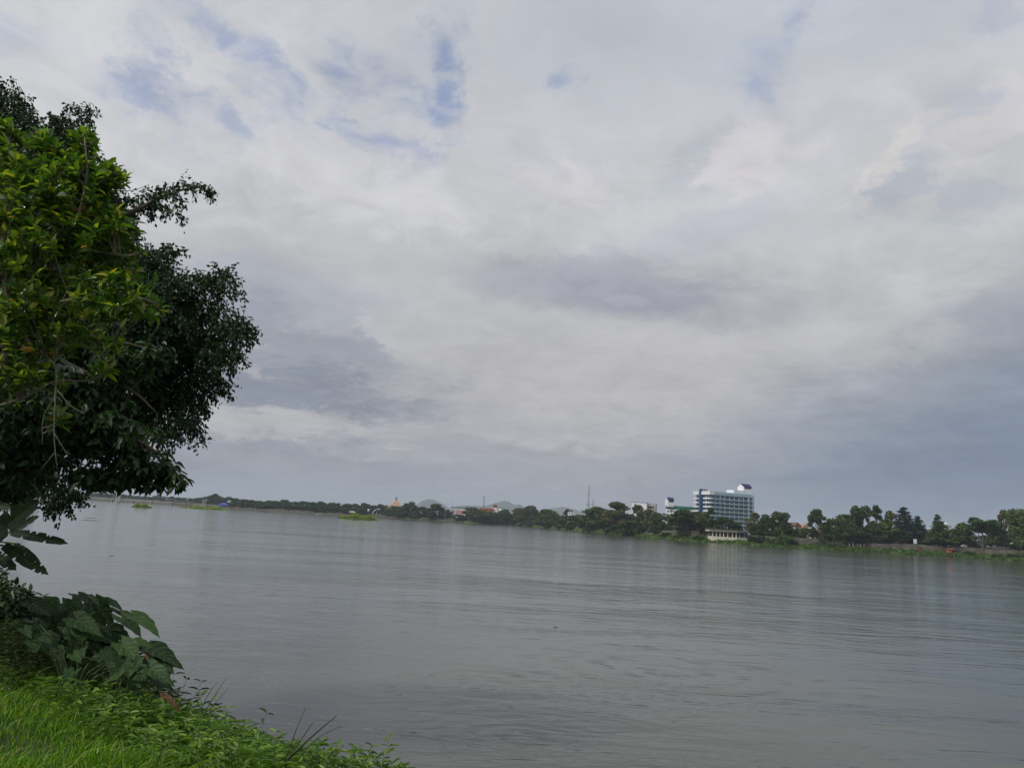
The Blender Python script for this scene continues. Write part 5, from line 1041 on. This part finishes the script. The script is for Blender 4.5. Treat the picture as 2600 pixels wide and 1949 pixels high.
EN = [(55, 420, 85, 95), (150, 520, 125, 115), (225, 450, 45, 45), (290, 445, 26, 26), (215, 355, 26, 26), (20, 335, 30, 22), (95, 345, 30, 20), (145, 385, 30, 25), (90, 650, 150, 150), (240, 620, 100, 75), (325, 655, 34, 45), (300, 750, 85, 75), (385, 775, 34, 32), (110, 820, 140, 90), (50, 940, 75, 55), (245, 860, 60, 30), (140, 965, 30, 18), (270, 930, 22, 12), (140, 1060, 22, 18), (225, 440, 50, 50), (290, 440, 30, 28), (285, 430, 24, 24), (215, 350, 24, 30), (210, 380, 30, 30), (230, 520, 60, 40), (145, 385, 28, 24), (95, 345, 26, 22), (30, 325, 26, 22), (-90, 640, 70, 260), (0, 1010, 40, 16), (300, 560, 40, 40)]
E = [(a, b, c, d, ND+rs.uniform(-.15, .15), max(.10, min(.75, (c+d)/2/F*ND*1.5))) for a, b, c, d in EN]
nros = 1080; Pr, dr, kr = crown_points(E, nros, rs, .15); LIMB = np.array(LIMB); P0 = []; Dv = []; Lg = []; tp = []
for i in range(nros):
    q = LIMB[np.argmin(((LIMB-Pr[i]+np.array([0, 0, .15]))**2).sum(1))]; ax_ = Pr[i]-q; dl = np.linalg.norm(ax_)+1e-6; ax_ = ax_/dl*.7+np.array([0, 0, .5])+rs.normal(size=3)*.25; ax_ /= np.linalg.norm(ax_)
    if i % 2 == 0 and dl < .8: md = (q+Pr[i])/2+np.array([0, 0, -.03]); tb.tube([Vector(q)-nr, Vector(md)-nr, Vector(Pr[i])-nr], [.006, .0045, .003], 4, cap=False)
    m = rs.integers(6, 11)
    for j in range(m):
        ph_ = j*2.4+i; r_ = rs.normal(size=3)*.2; s1 = np.cross(ax_, [0, 0, 1.]); s1 /= np.linalg.norm(s1)+1e-9; s2 = np.cross(ax_, s1); op = rs.uniform(.5, 1.5)
        P0.append(Pr[i]-ax_*.012*(m-j)); Dv.append(ax_*(1.1-.25*op)+(s1*math.cos(ph_)+s2*math.sin(ph_))*op+r_+np.array([0, 0, -.25])); Lg.append(rs.uniform(.07, .13))
V, f = leaves(np.array(P0)-np.array(nr), np.array(Dv), np.array(Lg), np.array(Lg)*.40, 'lance', rs)
link('crown', npmesh('crown', V, [f], smooth=True), M['near'], ne); tb.build('trunk', M['paleb'], ne, smooth=True)
# ------------------------------------------------------------------ dark broad-leaved tree between them
MD = 9.0; rs = np.random.default_rng(44); mr_ = Vector((-9.6, 9.2, float(bank_z(-9.6, 9.2)))); me_ = empty('shade_tree', mr_, label='dark broad-leaved tree whose drooping branch hangs lowest over the water', cat='tree'); tb = MB()
def mlimb(pts, r0, r1=.006):
    s_ = bez([p if isinstance(p, Vector) else P(p[0], p[1], MD) for p in pts], 5); tb.tube([p-mr_ for p in s_], [r0+(r1-r0)*i/(len(s_)-1) for i in range(len(s_))], 7); return s_
mlimb([mr_+Vector((0, 0, -.2)), mr_+Vector((.2, 0, 2)), mr_+Vector((.8, .1, 4.2)), mr_+Vector((1, 0, 5.5))], .2, .1)
ML = [mlimb(p, .06) for p in ([mr_+Vector((.3, 0, 2.4)), (-80, 960), (120, 1010), (300, 1090), (400, 1150), (470, 1212)], [mr_+Vector((.3, 0, 2.2)), (-60, 1040), (150, 1110), (300, 1190), (400, 1235)], [mr_+Vector((.8, .1, 4)), (-20, 880), (200, 850), (400, 890)], [mr_+Vector((.2, 0, 1.8)), (-100, 1130), (60, 1190), (200, 1230)], [mr_+Vector((.8, .1, 4)), (-60, 800), (180, 930), (330, 990), (400, 1050)])]
LP = np.array([list(p) for s_ in ML for p in s_[5:]]); n = 1500; EM = [(120, 1050, 160, 75), (280, 1110, 110, 60), (370, 1170, 60, 40), (425, 1195, 34, 22), (458, 1218, 18, 18), (330, 1215, 60, 24), (240, 1205, 70, 26), (390, 895, 30, 35), (300, 930, 70, 50), (60, 1160, 90, 60), (-150, 1000, 150, 250), (150, 960, 120, 60), (270, 1020, 70, 40), (400, 1228, 25, 14)]
E = [(a, b, c, d, MD+rs.uniform(-.2, .2), max(.16, min(.9, (c+d)/2/F*MD*1.2))) for a, b, c, d in EM]; A1, d1, k1 = crown_points(E, n, rs, .1)
cR = np.array([-9.0, 8.0, 9.4]); d2 = rs.normal(size=(1500, 3)); d2 /= np.linalg.norm(d2, axis=1)[:, None]; A2 = cR+d2*np.array([2.7, 3.0, 2.0])*(.3+.7*rs.random((1500, 1))); A1 = np.concatenate([A1, A2]); P0 = []; Dv = []; Lg = []  # unseen crown mass out of frame, added to cast shade on the taro
for i, c in enumerate(A1):
    a = rs.uniform(0, 6.28)
    for j in range(7):
        an = a+j*.9; P0.append(c+rs.normal(size=3)*.02); Dv.append((math.cos(an)*.9+.3, math.sin(an)*.9, rs.uniform(-1.1, -.1))); Lg.append(rs.uniform(.09, .165))
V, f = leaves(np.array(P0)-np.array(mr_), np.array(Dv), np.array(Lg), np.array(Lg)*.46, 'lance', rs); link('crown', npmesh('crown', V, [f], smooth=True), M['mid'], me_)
for i in range(0, 1500, 3):
    c = A1[i]; q = LP[np.argmin(((LP-c)**2).sum(1))]
    if np.linalg.norm(q-c) < 1.2: tb.tube([Vector(q)-mr_, Vector(c)-mr_], [.008, .003], 4, cap=False)
tb.build('trunk', M['bark'], me_, smooth=True)

# ------------------------------------------------------------------ dark undergrowth at the left edge
def thicket(EU, D, n, label, seed):
    rs = np.random.default_rng(seed); E = [(a, b, c, d, D+rs.uniform(-.3, .3), max(.2, c/F*D)) for a, b, c, d in EU]; A, d_, k_ = crown_points(E, n, rs, .1); c0 = P(EU[0][0], EU[0][1], D); r0 = Vector((c0.x, c0.y, float(bank_z(c0.x, c0.y))))
    A[:, 2] = np.maximum(A[:, 2], bank_z(A[:, 0], A[:, 1])+.03); q = empty('undergrowth_bush', r0, label=label, cat='bush'); Dv = d_*.6+rs.normal(size=A.shape)*.6+np.array([0, 0, -.1]); Lg = rs.uniform(.09, .2, n)
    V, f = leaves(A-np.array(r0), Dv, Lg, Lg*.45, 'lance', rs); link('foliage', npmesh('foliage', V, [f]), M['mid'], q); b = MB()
    for i in range(0, n, 60): b.tube([(rs.uniform(-.2, .2), rs.uniform(-.2, .2), -.05), Vector(A[i])-r0], [.012, .004], 4, cap=False)
    b.build('stem', M['bark'], q)
thicket([(-10, 1535, 80, 48), (50, 1560, 62, 30), (-60, 1500, 60, 60), (100, 1585, 45, 22), (10, 1585, 70, 25)], 12.6, 2600, 'dark tangled bush at the left edge below the banana plant', 61)
thicket([(150, 1600, 60, 20), (230, 1640, 60, 20), (300, 1680, 50, 20)], 10.2, 900, 'low dark bush under the taro leaves', 62)

# ------------------------------------------------------------------ air
hm = bpy.data.materials.new('air'); hm.use_nodes = True; hn = hm.node_tree; hn.nodes.clear(); pv_ = hn.nodes.new('ShaderNodeVolumePrincipled'); ou = hn.nodes.new('ShaderNodeOutputMaterial')
pv_.inputs['Color'].default_value = (.74, .82, .97, 1); pv_.inputs['Density'].default_value = .00011; pv_.inputs['Density Attribute'].default_value = ''; pv_.inputs['Anisotropy'].default_value = .0
hn.links.new(pv_.outputs[0], ou.inputs['Volume'])
MB().box(-6500, 6500, -1500, 8800, -5, 190).build('haze', hm, kind='stuff', label='faint bluish haze over the river and far bank', cat='haze')
